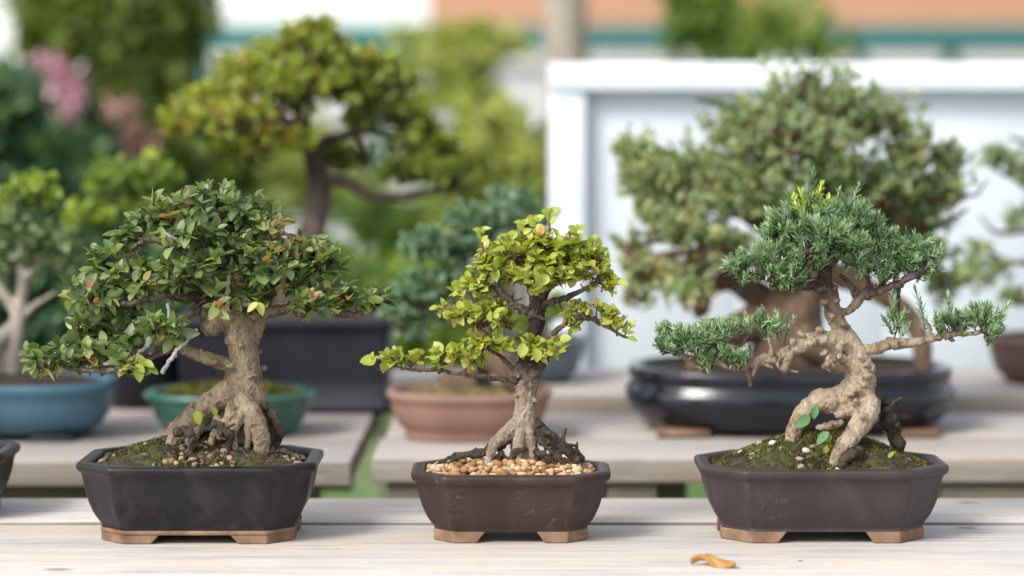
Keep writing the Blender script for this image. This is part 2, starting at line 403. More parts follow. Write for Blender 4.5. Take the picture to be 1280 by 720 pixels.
def put_needles(mb, pos, d, nrm, L, tone, wid, rng):
    n = len(pos); d = norm(d); nrm = norm(nrm - d * (nrm * d).sum(1, keepdims=True)); s = np.cross(d, nrm)
    L = np.broadcast_to(np.asarray(L, float), (n,))[:, None]
    b = rng.normal(0.05, .09, (n, 1))
    a0 = pos - s * wid * .45; a1 = pos + s * wid * .45; m_ = pos + d * L * .55 + nrm * L * b
    b0 = m_ - s * wid * .5; b1 = m_ + s * wid * .5; c0 = pos + d * L + nrm * L * b * 2.5
    P = np.stack([a0, a1, b0, b1, c0], 1).reshape(-1, 3); o = (np.arange(n) * 5)[:, None]
    f = (np.array([[0, 1, 3, 2]]) + o).tolist() + (np.array([[2, 3, 4]]) + o).tolist()
    mb.add(P, f, np.repeat(tone, 5))

def perp(d, rng):
    r = rng.normal(0, 1, d.shape); u = norm(np.cross(d, r)); return u, np.cross(d, u)

def clump_points(ell, n, rng, shell=0.62, below=0.35, jit=0.10):
    """ell: centre(3) radii(3) weight. returns points and outward directions"""
    C = np.array([e[0] for e in ell]); R = np.array([e[1] for e in ell]); wt = np.array([e[2] if len(e) > 2 else 1 for e in ell], float)
    wgt = wt * (R[:, 0] * R[:, 2]) ; wgt /= wgt.sum()
    P = []; D = []
    while len(P) < n:
        i = rng.choice(len(ell), p=wgt); v = norm(rng.normal(0, 1, 3))
        if v[2] < -below and rng.random() < 0.75: continue
        r = shell + (1 - shell) * rng.random() ** .6; p = C[i] + v * r * R[i]
        q = ((p - C) / R); q = (q * q).sum(1)
        if (q < 0.30).any() and rng.random() < .7: continue     # inside another clump: skip most
        P.append(p); D.append(norm(v / R[i] * R[i].mean()))
    P = np.array(P); D = np.array(D); P = P + rng.normal(0, 1, P.shape) * R.min() * jit
    return P, D

def grow_twigs(mb, bases, skel, r0, rng, rmax=0.0016, droop=0.0, tone=0.5, sides=5, wig=.12):
    nodes = [np.array(s) for s in skel]; par = [-1] * len(nodes); S0 = np.array(nodes)
    dist = np.sqrt(((bases[:, None] - S0[None]) ** 2).sum(2)).min(1); ns = len(nodes); A = np.zeros((ns + 3 * len(bases), 3)); A[:ns] = S0; n = ns
    parent = np.full(len(A), -1)
    for k in np.argsort(dist):
        b = bases[k]; d2 = ((A[:n] - b) ** 2).sum(1); i = int(np.argmin(d2)); p = A[i]; L = math.sqrt(d2[i]); prev = i
        for t in (.35, .7, 1.0):
            q = p + (b - p) * t + (rng.normal(0, wig * L, 3) * (0 if t == 1 else 1)) + np.array((0, 0, -droop * L * t * (1 - t)))
            A[n] = q; parent[n] = prev; prev = n; n += 1
    cnt = np.zeros(n)
    for i in range(n - 1, ns - 1, -1):
        cnt[i] += 0.33; cnt[parent[i]] += cnt[i]
    for i in range(ns, n):
        j = parent[i]; r1 = min(rmax, r0 * max(cnt[i], .33) ** .45); r2 = min(rmax, r0 * max(cnt[j], .33) ** .45) if j >= ns else r1 * 1.15
        tube(mb, [A[j], A[i]], [r2, r1], sides, tone, cap=False)

def E(px, py, Y, rx, ry, ry_depth=None, dy=0.0, wt=1, base=(0, 0, 0)):
    s = Y / F; c = W(px, py, Y + dy) - np.array(base)
    return (c, np.array((rx * s, (ry_depth if ry_depth else (rx + ry) * .5) * s, ry * s)), wt)
def chain(pts, Y, base):
    return np.array([W(x, y, Y + dy) - np.array(base) for x, y, dy, r in pts]), np.array([r * Y / F for x, y, dy, r in pts])

def wood(name, parent, chains, Y, base, mat, voxel=0.0008, rk=1.0, bumps=(), nz=(0.0016, 0.011), nz2=(0.0008, 0.0035), smooth=1, dens=4, jitter=0.0, seed=1):
    """tapered limbs and roots fused into one continuous skin"""
    rng = np.random.default_rng(seed); mb = MB(); sk = []
    for c in chains:
        P, R = chain(c, Y, base); PR = catmull(np.column_stack([P, R]), dens); P, R = PR[:, :3], np.maximum(PR[:, 3] * rk, 0.0003)
        if jitter: R = R * (1 + rng.normal(0, jitter, len(R))); P = P + rng.normal(0, jitter * .35, P.shape) * R[:, None]
        tube(mb, P, R, 12); sk.append(P)
    for (x, y, dy, r) in bumps:
        p = W(x, y, Y + dy) - np.array(base); stone(mb, p, r * .85 * Y / F, rng, 0.5, 0.9)
    o = mb.build(name, mat, parent)
    if voxel:
        m = o.modifiers.new('fuse', 'REMESH'); m.mode = 'VOXEL'; m.voxel_size = voxel; m.use_smooth_shade = True
        m = o.modifiers.new('soften', 'SMOOTH'); m.iterations = smooth; m.factor = .6
    for i, (st, scl) in enumerate((nz, nz2)):
        if not st: continue
        t = bpy.data.textures.new('bark_relief', 'CLOUDS'); t.noise_scale = scl; t.noise_depth = 3
        m = o.modifiers.new('relief', 'DISPLACE'); m.texture = t; m.strength = st; m.texture_coords = 'LOCAL'; m.mid_level = .5
    return o, np.concatenate(sk)
def branch(parent, pts, Y, base, mat, jit=.10, seed=3, sides=9, name='branch', knots=0):
    rng = np.random.default_rng(seed); P, R = chain(pts, Y, base); PR = catmull(np.column_stack([P, R]), 6); P, R = PR[:, :3], np.maximum(PR[:, 3], .0003)
    P[1:-1] += rng.normal(0, .22, P[1:-1].shape) * R[1:-1, None]; R = R * (1 + rng.normal(0, jit, len(R)))
    mb = MB(); tube(mb, P, R, sides)
    for k in range(knots):
        i = rng.integers(0, len(P)); v = norm(rng.normal(0, 1, 3)); stone(mb, P[i] + v * R[i] * .8, R[i] * rng.uniform(.35, .6), rng, .5, .9, low=True)
        if rng.random() < .5: tube(mb, [P[i], P[i] + v * R[i] * rng.uniform(2, 3.4)], [R[i] * .45, R[i] * .25], 5)
    return mb.build(name, mat, parent), P

def broad_pad(parent, ell, skel, n, rng, lmat, tmat, L=0.0085, pairs=3, slen=0.010, tmpl=LEAF_OVAL, ang=1.0, up=.55, tone=(0.5, .22), r0=0.00035, young=None, name='foliage', shell=.42, twig=True, below=.35, droop=.3, rmax=.0013):
    P, D = clump_points(ell, n, rng, shell, below, .34 if shell < .3 else .19)
    D = norm(D + np.array((0, 0, up)) + rng.normal(0, .35, D.shape)); ln = slen * rng.uniform(.6, 1.3, n); B = P - D * ln[:, None]
    mb = MB(); u, v = perp(D, rng); ph = rng.uniform(0, 6.28, n); base_t = np.clip(rng.normal(tone[0], tone[1] * .7, n), 0, 1)
    for j in range(pairs):
        f = (j + .6) / pairs
        for k in (0, 1):
            a = ph + j * 1.57 + k * math.pi + rng.normal(0, .3, n); side = np.cos(a)[:, None] * u + np.sin(a)[:, None] * v
            an = ang * (1.15 - .45 * f) + rng.normal(0, .18, n)
            d = norm(D * np.cos(an)[:, None] + side * np.sin(an)[:, None] + np.array((0, 0, -droop * .5)) * rng.uniform(0, 1, (n, 1)))
            keep = rng.random(n) < .88
            nr = norm(np.array((0, -.15, 1.0)) * .8 + D * .45 + rng.normal(0, .35, d.shape))
            Ls = L * rng.uniform(.6, 1.2, n) * (1.05 - .3 * (f > .75))
            tn = np.clip(base_t + rng.normal(0, tone[1] * .6, n) + (.10 if f > .75 else 0), 0, 1)
            if young is not None: tn = np.where(young(P) & (rng.random(n) < .8), np.clip(tn + .35, 0, 1), tn)
            put_leaves(mb, tmpl, (B + D * (ln * f)[:, None])[keep], d[keep], nr[keep], Ls[keep], tn[keep], rng=rng)
    o = mb.build(name, lmat, parent)
    if twig:
        mt = MB()
        for b, p in zip(B, P): tube(mt, [b, p], [r0 * 1.1, r0 * .7], 4, cap=False)
        grow_twigs(mt, B, skel, r0, rng, rmax=rmax); mt.build('twig_cluster', tmat, o)
    return o

def needle_pad(parent, ell, skel, n, rng, lmat, tmat, slen=0.013, nl=0.0062, per=34, wid=.0009, up=.6, tone=(.45, .2), young=None, name='foliage', r0=.0004, shell=.55, below=.3, extra=None, rmax=.0014):
    P, D = clump_points(ell, n, rng, shell, below); D = norm(D + np.array((0, 0, up)) + rng.normal(0, .38, D.shape)); ln = slen * rng.uniform(.6, 1.35, n)
    if extra is not None:      # hand placed leader shoots: (tip, dir, length)
        P = np.vstack([P, [e[0] for e in extra]]); D = np.vstack([D, norm([e[1] for e in extra])]); ln = np.concatenate([ln, [e[2] for e in extra]])
    n = len(P); B = P - D * ln[:, None]; mb = MB(); u, v = perp(D, rng); ph = rng.uniform(0, 6.28, n); bt = np.clip(rng.normal(tone[0], tone[1] * .8, n), 0, 1)
    yg = young(P) if young is not None else np.zeros(n, bool)
    for j in range(per):
        f = j / (per - 1); a = ph + j * 2.4 + rng.normal(0, .2, n); side = np.cos(a)[:, None] * u + np.sin(a)[:, None] * v
        an = .95 - .6 * f ** 2.5 + rng.normal(0, .12, n); d = norm(D * np.cos(an)[:, None] + side * np.sin(an)[:, None])
        lenn = nl * (1.0 - .35 * f ** 3) * rng.uniform(.75, 1.15, n) * (.6 + .4 * min(1, f * 5))
        tn = np.clip(bt + rng.normal(0, .10, n) + .12 * (f - .4), 0, .78); tn = np.where(yg, np.clip(.86 + .14 * f, 0, 1), tn)
        put_needles(mb, B + D * (ln * f)[:, None], d, D * .6 + np.array((0, 0, .5)) + rng.normal(0, .3, D.shape), lenn, tn, wid, rng)
    o = mb.build(name, lmat, parent); mt = MB()
    for b, p in zip(B, P): tube(mt, [b, p], [r0, r0 * .6], 4, cap=False)
    grow_twigs(mt, B, skel, r0, rng, rmax=rmax); mt.build('twig_cluster', tmat, o)
    return o

def moss(parent, R, sz, n, mask, mat, seed, h=0.0022, name='moss'):
    rng = np.random.default_rng(seed); A = np.abs(R).max(0); x = rng.uniform(-A[0], A[0], n * 3); y = rng.uniform(-A[1], A[1], n * 3)
    k = inside(R * .97, x, y); x, y = x[k], y[k]; mk = mask(x, y, rng) > rng.random(len(x)); x, y = x[mk][:n], y[mk][:n]
    p = np.column_stack([x, y, sz(x, y) + rng.uniform(0, .0015, len(x))]); mb = MB()
    d = norm(rng.normal(0, .7, p.shape) + np.array((0, 0, 1))); put_needles(mb, p, d, rng.normal(0, 1, p.shape), h * rng.uniform(.6, 1.5, len(p)), np.clip(.5 + .28 * np.sin(x * 210 + 2 * np.sin(y * 170)) + rng.normal(0, .18, len(p)), 0, 1), h * .38, rng)
    o = mb.build(name, mat, parent); o['kind'] = 'stuff'; return o

# ================================================================== THE SETTING
def m_ground():
    m, nt, b, _ = newmat('grass_ground'); v = coords(nt)
    n = noise(nt, v, 0.55, 4, 0.6, 0.6); n2 = noise(nt, v, 30, 5, 0.7)
    g = ramp(nt, n2, [(0.3, (0.045, 0.10, 0.018)), (0.55, (0.10, 0.19, 0.035)), (0.75, (0.17, 0.27, 0.06))])
    c = mixc(nt, ramp(nt, n, [(0.50, (0, 0, 0)), (0.60, (1, 1, 1))]), g, (0.24, 0.22, 0.15))
    nt.links.new(c, b.inputs['Base Color']); b.inputs['Roughness'].default_value = 0.95; bump(nt, b, n2, 1, 0.02); return m
mb = MB(); mb.add([(-150, -20, -0.75), (150, -20, -0.75), (150, 400, -0.75), (-150, 400, -0.75)], [[0, 1, 2, 3]])
g_ = mb.build('ground', m_ground()); g_['kind'] = 'structure'; g_['label'] = 'green grass ground below and beyond the tables'

def slat_table(label, x0, x1, ys, top, mat, seed, beams=(), legs=(), apron=True, th=0.021, segs=None, group=None):
    rng = np.random.default_rng(seed)
    t = thing('slatted_table', label, 'table', ((x0 + x1) / 2, (ys[0][0] + ys[-1][1]) / 2, -0.75), 0, group)
    ox, oy, oz = t.location; f = -0.75
    y0_ = ys[0][0] < 1.5
    for (a, b) in ys:
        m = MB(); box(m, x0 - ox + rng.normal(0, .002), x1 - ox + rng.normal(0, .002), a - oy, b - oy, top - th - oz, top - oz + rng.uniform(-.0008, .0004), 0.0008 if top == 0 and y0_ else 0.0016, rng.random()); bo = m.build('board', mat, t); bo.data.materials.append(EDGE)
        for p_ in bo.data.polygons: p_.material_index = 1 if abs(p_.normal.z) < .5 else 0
    y0, y1 = ys[0][0], ys[-1][1]
    if apron:
        for ya in (y0 + .035, y1 - .06):
            m = MB(); box(m, x0 + .03 - ox, x1 - .03 - ox, ya - oy, ya + .025 - oy, top - th - .075 - oz, top - th - .0015 - oz, .001, rng.random()); m.build('apron', WOOD_D, t)
    for (a, b) in beams:
        m = MB(); box(m, a - ox, b - ox, y0 + .008 - oy, y1 - .01 - oy, top - th - .05 - oz, top - th - .0015 - oz, .001, rng.random()); m.build('cross_beam', WOOD_D, t)
    for (a, y) in legs:
        m = MB(); box(m, a - ox, a + .045 - ox, y - oy, y + .045 - oy, 0, top - th - .002 - oz, .001, rng.random()); m.build('leg', WOOD_D, t)
    return t
slat_table('long front table of pale weathered boards carrying the three sharp bonsai', -1.3, 1.3, [(1.243, 1.478), (1.488, 1.7205), (1.7335, 1.845)], 0.0, WOOD_F, 3,
           beams=[(-.9, -.84), (-.03, .03), (.84, .9)], legs=[(-1.2, 1.28), (-1.2, 1.77), (1.15, 1.28), (1.15, 1.77)], apron=False, group='wooden plant tables')
slat_table('grey board table on the left, carrying the blue and green pots', -1.5, -0.137, [(2.04, 2.183), (2.191, 2.358), (2.366, 2.56)], 0.0, WOOD_B, 4,
           legs=[(-1.4, 2.08), (-0.26, 2.2), (-1.4, 2.48), (-.26, 2.48)], beams=[(-.95, -.9)], group='wooden plant tables')
slat_table('grey board table carrying the pinkish brown pot and the large glossy black pot', -0.119, 1.6, [(2.06, 2.195), (2.203, 2.385)], 0.0, WOOD_B, 5,
           beams=[(-.108, -.070), (.082, .125), (.37, .60), (.9, .96)], legs=[(.125, 2.33), (1.5, 2.1), (-.108, 2.33), (1.5, 2.33)], apron=False, group='wooden plant tables')
slat_table('rear board table carrying the slate blue pot and the right edge brown pot', -0.13, 1.6, [(2.42, 2.535), (2.54, 2.68)], 0.014, WOOD_B, 6,
           legs=[(-.12, 2.44), (1.5, 2.44), (-.12, 2.6), (1.5, 2.6)], beams=[(.5, .55)], apron=False, th=.02, group='wooden plant tables')

# white framed screen behind the right half
WHITE = m_paint('white_paint', (0.66, 0.70, 0.75), 0.5, 0.04, 5, stain=(0.60, 0.64, 0.68))
WHITE2 = m_paint('white_board', (0.58, 0.62, 0.67), 0.55, 0.05, 4, stain=(0.50, 0.54, 0.59))
YS = 2.98; xl = W(687, 200, YS)[0]; zt = W(700, 79, YS)[2]; z1 = W(700, 113, YS)[2]; xi = W(731, 200, YS)[0]
scr = thing('white_screen', 'white framed board screen standing behind the rear table on the right', 'screen', (0.75, YS, -0.75))
def sb(name, x0, x1, y0, y1, z0, z1, m, bev=.002):
    b = MB(); box(b, x0 - .75, x1 - .75, y0 - YS, y1 - YS, z0 + .75, z1 + .75, bev); return b.build(name, m, scr)
sb('stile', xl, xi, YS - .02, YS + .03, -.75, z1 - .001, WHITE); sb('stile', 1.75, 1.79, YS - .02, YS + .03, -.75, z1 - .001, WHITE)
sb('rail', xl - .001, 1.80, YS - .026, YS + .034, z1, zt, WHITE); sb('rail', xi + .001, 1.749, YS - .018, YS + .028, -.14, -.10, WHITE)
nb = 9
for i in range(nb):
    x0 = xi + .001 + (1.748 - xi) * i / nb; x1 = xi + .001 + (1.748 - xi) * (i + 1) / nb - .001
    sb('panel', x0, x1, YS + .002, YS + .016, -.0995, z1 - .001, WHITE2, .0012)

# ------------------------------------------------------------------ materials of the plants
L_DARK = m_leaf('dark_oval_leaf', [(0.0, (0.033, 0.055, 0.019)), (0.35, (0.072, 0.110, 0.040)), (0.62, (0.145, 0.20, 0.080)), (0.85, (0.24, 0.285, 0.11)), (0.95, (0.27, 0.23, 0.07)), (1.0, (0.26, 0.12, 0.05))], 0.43, 0.26, 0.5, back=(1.7, 1.6, 1.5))
L_LIME = m_leaf('yellow_green_leaf', [(0.0, (0.10, 0.125, 0.022)), (0.35, (0.20, 0.25, 0.038)), (0.65, (0.33, 0.375, 0.07)), (0.9, (0.47, 0.45, 0.12)), (1.0, (0.42, 0.24, 0.09))], 0.42, 0.30, 0.4, back=(1.25, 1.2, 1.2))
L_NEED = m_leaf('blue_green_needle', [(0.0, (0.035, 0.070, 0.026)), (0.4, (0.105, 0.18, 0.08)), (0.78, (0.25, 0.345, 0.19)), (0.84, (0.22, 0.32, 0.08)), (1.0, (0.38, 0.46, 0.07))], 0.4, 0.2, 0.45, vein=False, back=(1.9, 1.8, 2.1))
BARK_L = m_bark('tan_bark', [(0.28, (0.14, 0.10, 0.065)), (0.45, (0.29, 0.22, 0.145)), (0.7, (0.43, 0.35, 0.25))], 1.0, dark=(0.05, 0.035, 0.026))
BARK_L_UP = m_bark('dark_limb_bark', [(0.3, (0.07, 0.05, 0.04)), (0.5, (0.17, 0.13, 0.11)), (0.7, (0.30, 0.26, 0.23))], 1.2, dark=(0.02, 0.015, 0.014))
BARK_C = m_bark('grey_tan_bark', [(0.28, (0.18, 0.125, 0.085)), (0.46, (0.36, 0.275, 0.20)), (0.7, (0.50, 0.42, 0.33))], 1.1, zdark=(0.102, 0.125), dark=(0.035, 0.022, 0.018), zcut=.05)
BARK_CD = m_bark('dark_twig_bark', [(0.3, (0.045, 0.03, 0.025)), (0.5, (0.12, 0.085, 0.07)), (0.75, (0.27, 0.22, 0.19))], 1.6, dark=(0.018, 0.012, 0.011))
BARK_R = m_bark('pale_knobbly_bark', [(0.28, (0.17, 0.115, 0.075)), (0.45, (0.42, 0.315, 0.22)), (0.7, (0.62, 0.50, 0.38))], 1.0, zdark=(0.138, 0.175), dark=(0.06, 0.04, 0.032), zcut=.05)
BARK_RL = m_bark('knobbly_limb_bark', [(0.28, (0.13, 0.09, 0.06)), (0.47, (0.31, 0.23, 0.165)), (0.7, (0.48, 0.38, 0.28))], 1.4, dark=(0.03, 0.02, 0.018))
ROOT_D = m_bark('dark_root_bark', [(0.3, (0.03, 0.022, 0.017)), (0.5, (0.08, 0.06, 0.045)), (0.72, (0.17, 0.13, 0.10))], 1.4, dark=(0.012, 0.009, 0.008))
DEAD = m_bark('bleached_deadwood', [(0.3, (0.30, 0.27, 0.24)), (0.5, (0.50, 0.46, 0.43)), (0.7, (0.66, 0.62, 0.58))], 1.5, dark=(0.12, 0.1, 0.09))
DEAD_G = m_bark('grey_deadwood', [(0.3, (0.16, 0.14, 0.13)), (0.5, (0.28, 0.25, 0.24)), (0.7, (0.40, 0.37, 0.36))], 1.5, dark=(0.07, 0.055, 0.05))
TWIG_R = m_tone('reddish_twig', [(0, (0.10, 0.045, 0.03)), (1, (0.18, 0.08, 0.05))]); TWIG_D = m_tone('brown_twig', [(0, (0.06, 0.042, 0.03)), (1, (0.10, 0.07, 0.05))])
SOIL_MOSS = m_soil('mossy_soil', [(0.012, 0.009, 0.006), (0.045, 0.032, 0.018), (0.10, 0.08, 0.035), (0.07, 0.085, 0.015)])
SOIL_DARK = m_soil('dark_soil', [(0.01, 0.007, 0.005), (0.03, 0.02, 0.014), (0.08, 0.055, 0.035), (0.05, 0.035, 0.02)])
MOSS_Y = m_tone('moss_green', [(0, (0.035, 0.03, 0.01)), (0.3, (0.065, 0.065, 0.014)), (0.6, (0.13, 0.14, 0.02)), (1, (0.25, 0.25, 0.045))], 0.9)
MOSS_D = m_tone('moss_brown', [(0, (0.025, 0.018, 0.012)), (0.4, (0.065, 0.055, 0.02)), (0.7, (0.11, 0.105, 0.025)), (1, (0.19, 0.18, 0.04))], 0.9)
GRIT_T = m_tone('tan_grit', [(0, (0.24, 0.12, 0.045)), (0.25, (0.40, 0.22, 0.095)), (0.6, (0.55, 0.36, 0.19)), (0.9, (0.64, 0.48, 0.31)), (1, (0.46, 0.38, 0.28))], 0.85)
GRIT_G = m_tone('mixed_grit', [(0, (0.07, 0.055, 0.045)), (0.4, (0.19, 0.14, 0.10)), (0.7, (0.31, 0.25, 0.18)), (1, (0.42, 0.31, 0.16))], 0.8)
PEB_W = m_tone('pale_pebble', [(0, (0.33, 0.28, 0.28)), (1, (0.68, 0.62, 0.57))], 0.6, 300)

# ================================================================== THREE FRONT BONSAI
def PROF(H, body, inn=.0085):
    """inner wall, flat lip with a rolled outer edge, then the tapering body (inset, depth below the lip, flute)"""
    return [(inn + .002, H - .012), (inn + .0006, H - .002), (inn, H - .0005), (inn - .0007, H), (.0020, H), (.0008, H - .0005), (.0001, H - .0013), (0, H - .0030), (.0005, H - .0052),
            (.0014, H - .0064), (.0028, H - .0072)] + [(q[0], H - q[1]) + tuple(q[2:]) for q in body]
BODY = lambda k: [(.0036 * k, .0080), (.0040 * k, .0092, .0002), (.0043 * k, .0104, .0006), (.0055 * k, .0165, .0007), (.0068 * k, .022, .0007), (.0085 * k, .027, .0006), (.0107 * k, .032, .0005), (.0128 * k, .0355, .0003), (.0150 * k, .0385, .0001), (.0163 * k, .0402)]
# ---- left: dark octagonal pot, oval leaves
base = np.array((-0.2175, 1.685, 0.0)); Hh = 0.0550
t1 = thing('potted_bonsai', 'bonsai with dark green oval leaves and thick tan trunk in near black octagonal pot', 'bonsai', base, 0, 'three bonsai in sharp focus on the front table')
CL_L = m_clay('dark_clay_left', (0.0045, 0.0052, 0.008), (0.013, 0.011, 0.012), 0.33, 26, 0.34, scratch=.10, bloom=True)
rf = lambda d, fl=0.0: oct_ring(0.083, 0.060, 0.027, d, flute=fl)
prof = PROF(Hh, [(q[0], q[1] * 1.07) + tuple(q[2:]) for q in BODY(.95)]) + [(.0160, .0108), (.0158, .0097), (.0166, .0092), (.05, .0092)]
p1, s1, R1, sz1 = pot(t1, rf, prof, CL_L, Hh - .0055, SOIL_MOSS, .0205, .0011, 1, mexp=1.6)
bnd = MB(); r_ = [np.column_stack([rf(d), np.full(len(rf(0)), z)]) for d, z in ((.030, .0091), (.0160, .0091), (.0154, .0086), (.0154, .0064), (.0160, .006), (.030, .006))]; loft(bnd, r_); bnd.build('foot_band', CLAY_FOOT, p1)
corner_feet(p1, .083 - .0160, .060 - .0160, .027 - .0094, .0058, .030, .012)
TY = 1.69
wood('trunk', t1, [
    [(298, 580, 0, 34), (296, 552, 0, 37), (302, 515, 0, 37), (303, 485, 0, 31), (305, 460, 0, 23), (304, 435, 0, 21), (298, 412, 0, 23), (286, 393, .003, 20), (277, 372, .004, 15), (274, 345, .006, 10), (276, 312, .008, 7), (270, 275, .008, 4)],
    [(262, 410, -.006, 15), (272, 398, -.006, 18), (290, 395, -.004, 18), (306, 415, 0, 18)],
    [(312, 500, -.006, 18), (290, 492, -.010, 20), (262, 505, -.016, 16), (240, 524, -.020, 14), (222, 545, -.022, 12), (210, 572, -.022, 8)],
    [(256, 520, -.012, 12), (243, 540, -.022, 9), (236, 560, -.026, 7), (233, 584, -.026, 4)],
    [(285, 500, -.004, 17), (250, 512, -.001, 13), (222, 533, .004, 10), (203, 562, .006, 7)],
    [(303, 500, -.014, 15), (316, 518, -.022, 13), (325, 540, -.026, 12), (327, 562, -.027, 10), (323, 586, -.027, 6)],
    [(318, 490, .002, 12), (332, 512, .002, 8), (340, 535, .0, 7), (344, 560, .0, 5)],
    [(290, 510, -.020, 8), (285, 527, -.026, 8), (270, 540, -.028, 6), (262, 562, -.026, 5)], [(303, 515, -.024, 7), (293, 532, -.03, 7), (292, 550, -.03, 5), (297, 580, -.028, 3)],
    [(270, 522, -.022, 6), (283, 533, -.028, 6), (300, 528, -.028, 6)], [(306, 520, -.024, 5), (311, 540, -.028, 5), (308, 566, -.028, 4)],
    [(300, 462, -.004, 9), (278, 454, -.010, 9), (256, 447, -.015, 9), (238, 440, -.018, 8), (222, 431, -.02, 5)],
    [(312, 435, .0, 12), (322, 412, .0, 8), (330, 394, .0, 7), (345, 386, -.003, 6), (372, 386, -.006, 4.5), (398, 389, -.006, 4)]],
    TY, base, BARK_L, .0006, bumps=[(315, 470, -.012, 5), (282, 478, -.017, 4), (330, 460, .002, 4), (325, 440, 0, 4), (300, 430, -.012, 5), (290, 520, -.028, 7), (275, 545, -.03, 5), (318, 530, -.03, 5), (252, 440, -.02, 5), (268, 452, -.018, 5), (287, 457, -.014, 6), (240, 505, -.024, 5), (260, 492, -.02, 5), (345, 548, 0, 6)], nz=(.0020, .008), nz2=(.0016, .0018), jitter=.05, rk=.92)
sk1 = []
for pts, kn in (([(235, 434, -.016, 6), (205, 440, -.02, 4), (175, 455, -.024, 4), (140, 463, -.026, 3), (100, 462, -.028, 3), (70, 455, -.03, 2)], 6),
                ([(272, 375, .0, 9), (240, 372, -.012, 7), (212, 368, -.018, 5), (180, 375, -.02, 4), (150, 380, -.024, 3), (125, 372, -.025, 2)], 6),
                ([(274, 340, .004, 7), (240, 322, -.008, 5), (215, 308, -.012, 4), (185, 300, -.016, 3), (165, 310, -.018, 2)], 4),
                ([(276, 315, .006, 6), (310, 295, -.004, 4), (345, 290, -.008, 3), (370, 300, -.01, 2)], 4),
                ([(272, 285, .008, 5), (250, 262, .0, 4), (225, 255, -.006, 3)], 3), ([(272, 285, .008, 5), (292, 258, .004, 3), (315, 252, 0, 2)], 3),
                ([(335, 390, 0, 7), (375, 384, -.004, 5), (415, 390, -.008, 5), (445, 394, -.008, 4), (462, 385, -.009, 2.5)], 14),
                ([(330, 392, .004, 5), (345, 360, .006, 4), (375, 335, .004, 3), (400, 325, 0, 2)], 4), ([(268, 398, -.006, 8), (245, 388, -.014, 7), (225, 400, -.02, 5), (200, 418, -.024, 3), (180, 432, -.026, 3)], 8),
                ([(215, 370, .02, 4), (180, 340, .03, 3), (150, 330, .035, 2)], 2), ([(285, 330, .02, 4), (320, 300, .03, 3), (350, 300, .035, 2)], 2), ([(262, 395, .004, 8), (262, 380, .004, 9), (285, 380, 0, 8), (320, 388, -.004, 6)], 5)):
    o, P = branch(t1, pts, TY, base, BARK_L_UP, seed=len(pts) * 7 + int(pts[0][0]), knots=kn); sk1.append(P)
sk1 = np.concatenate(sk1)
for pts, m in (([(206, 291, -.034, 2), (218, 298, -.034, 3), (236, 308, -.03, 4)], DEAD), ([(285, 388, -.02, 4.5), (284, 370, -.026, 4.5), (286, 350, -.028, 3.5), (290, 322, -.026, 3)], DEAD),
            ([(203, 466, -.045, 4), (214, 448, -.042, 4), (226, 434, -.036, 3.5), (240, 420, -.03, 3.6), (246, 413, -.03, 4)], DEAD), ([(130, 455, -.04, 3), (160, 452, -.04, 3.5), (178, 438, -.036, 4), (190, 425, -.03, 5), (188, 442, -.03, 5)], DEAD_G),
            ([(210, 380, -.028, 3), (212, 400, -.032, 3.5), (216, 415, -.03, 3)], DEAD), ([(305, 320, -.024, 4), (300, 340, -.026, 6), (303, 352, -.02, 5)], DEAD_G), ([(330, 385, -.02, 5), (318, 382, -.022, 5), (306, 380, -.02, 6)], DEAD_G)):
    pts = [(x, y, d_, q_ * .68) for x, y, d_, q_ in pts]
    branch(t1, pts, TY, base, m, name='dead_branch', seed=int(pts[0][0]), knots=2)
o, _ = branch(t1, [(222, 538, -.035, 6), (236, 541, -.038, 6), (242, 552, -.038, 5), (238, 568, -.038, 4), (234, 590, -.038, 3)], TY, base, ROOT_D, name='root', seed=8)
branch(t1, [(330, 505, -.012, 6), (343, 525, -.010, 7), (350, 542, -.008, 6), (344, 562, -.008, 4)], TY, base, ROOT_D, name='root', seed=9, knots=5)
branch(t1, [(268, 528, -.034, 5), (280, 538, -.036, 7), (288, 548, -.034, 6), (280, 570, -.03, 4)], TY, base, ROOT_D, name='root', seed=10, knots=5)
rng = np.random.default_rng(11); e = lambda *a, **k: E(*a, base=base, **k)
young_top = lambda P: (P[:, 2] > (W(0, 300, TY)[2])) & (P[:, 0] > W(330, 0, TY)[0] - base[0]) & (np.random.default_rng(1).random(len(P)) < .35)
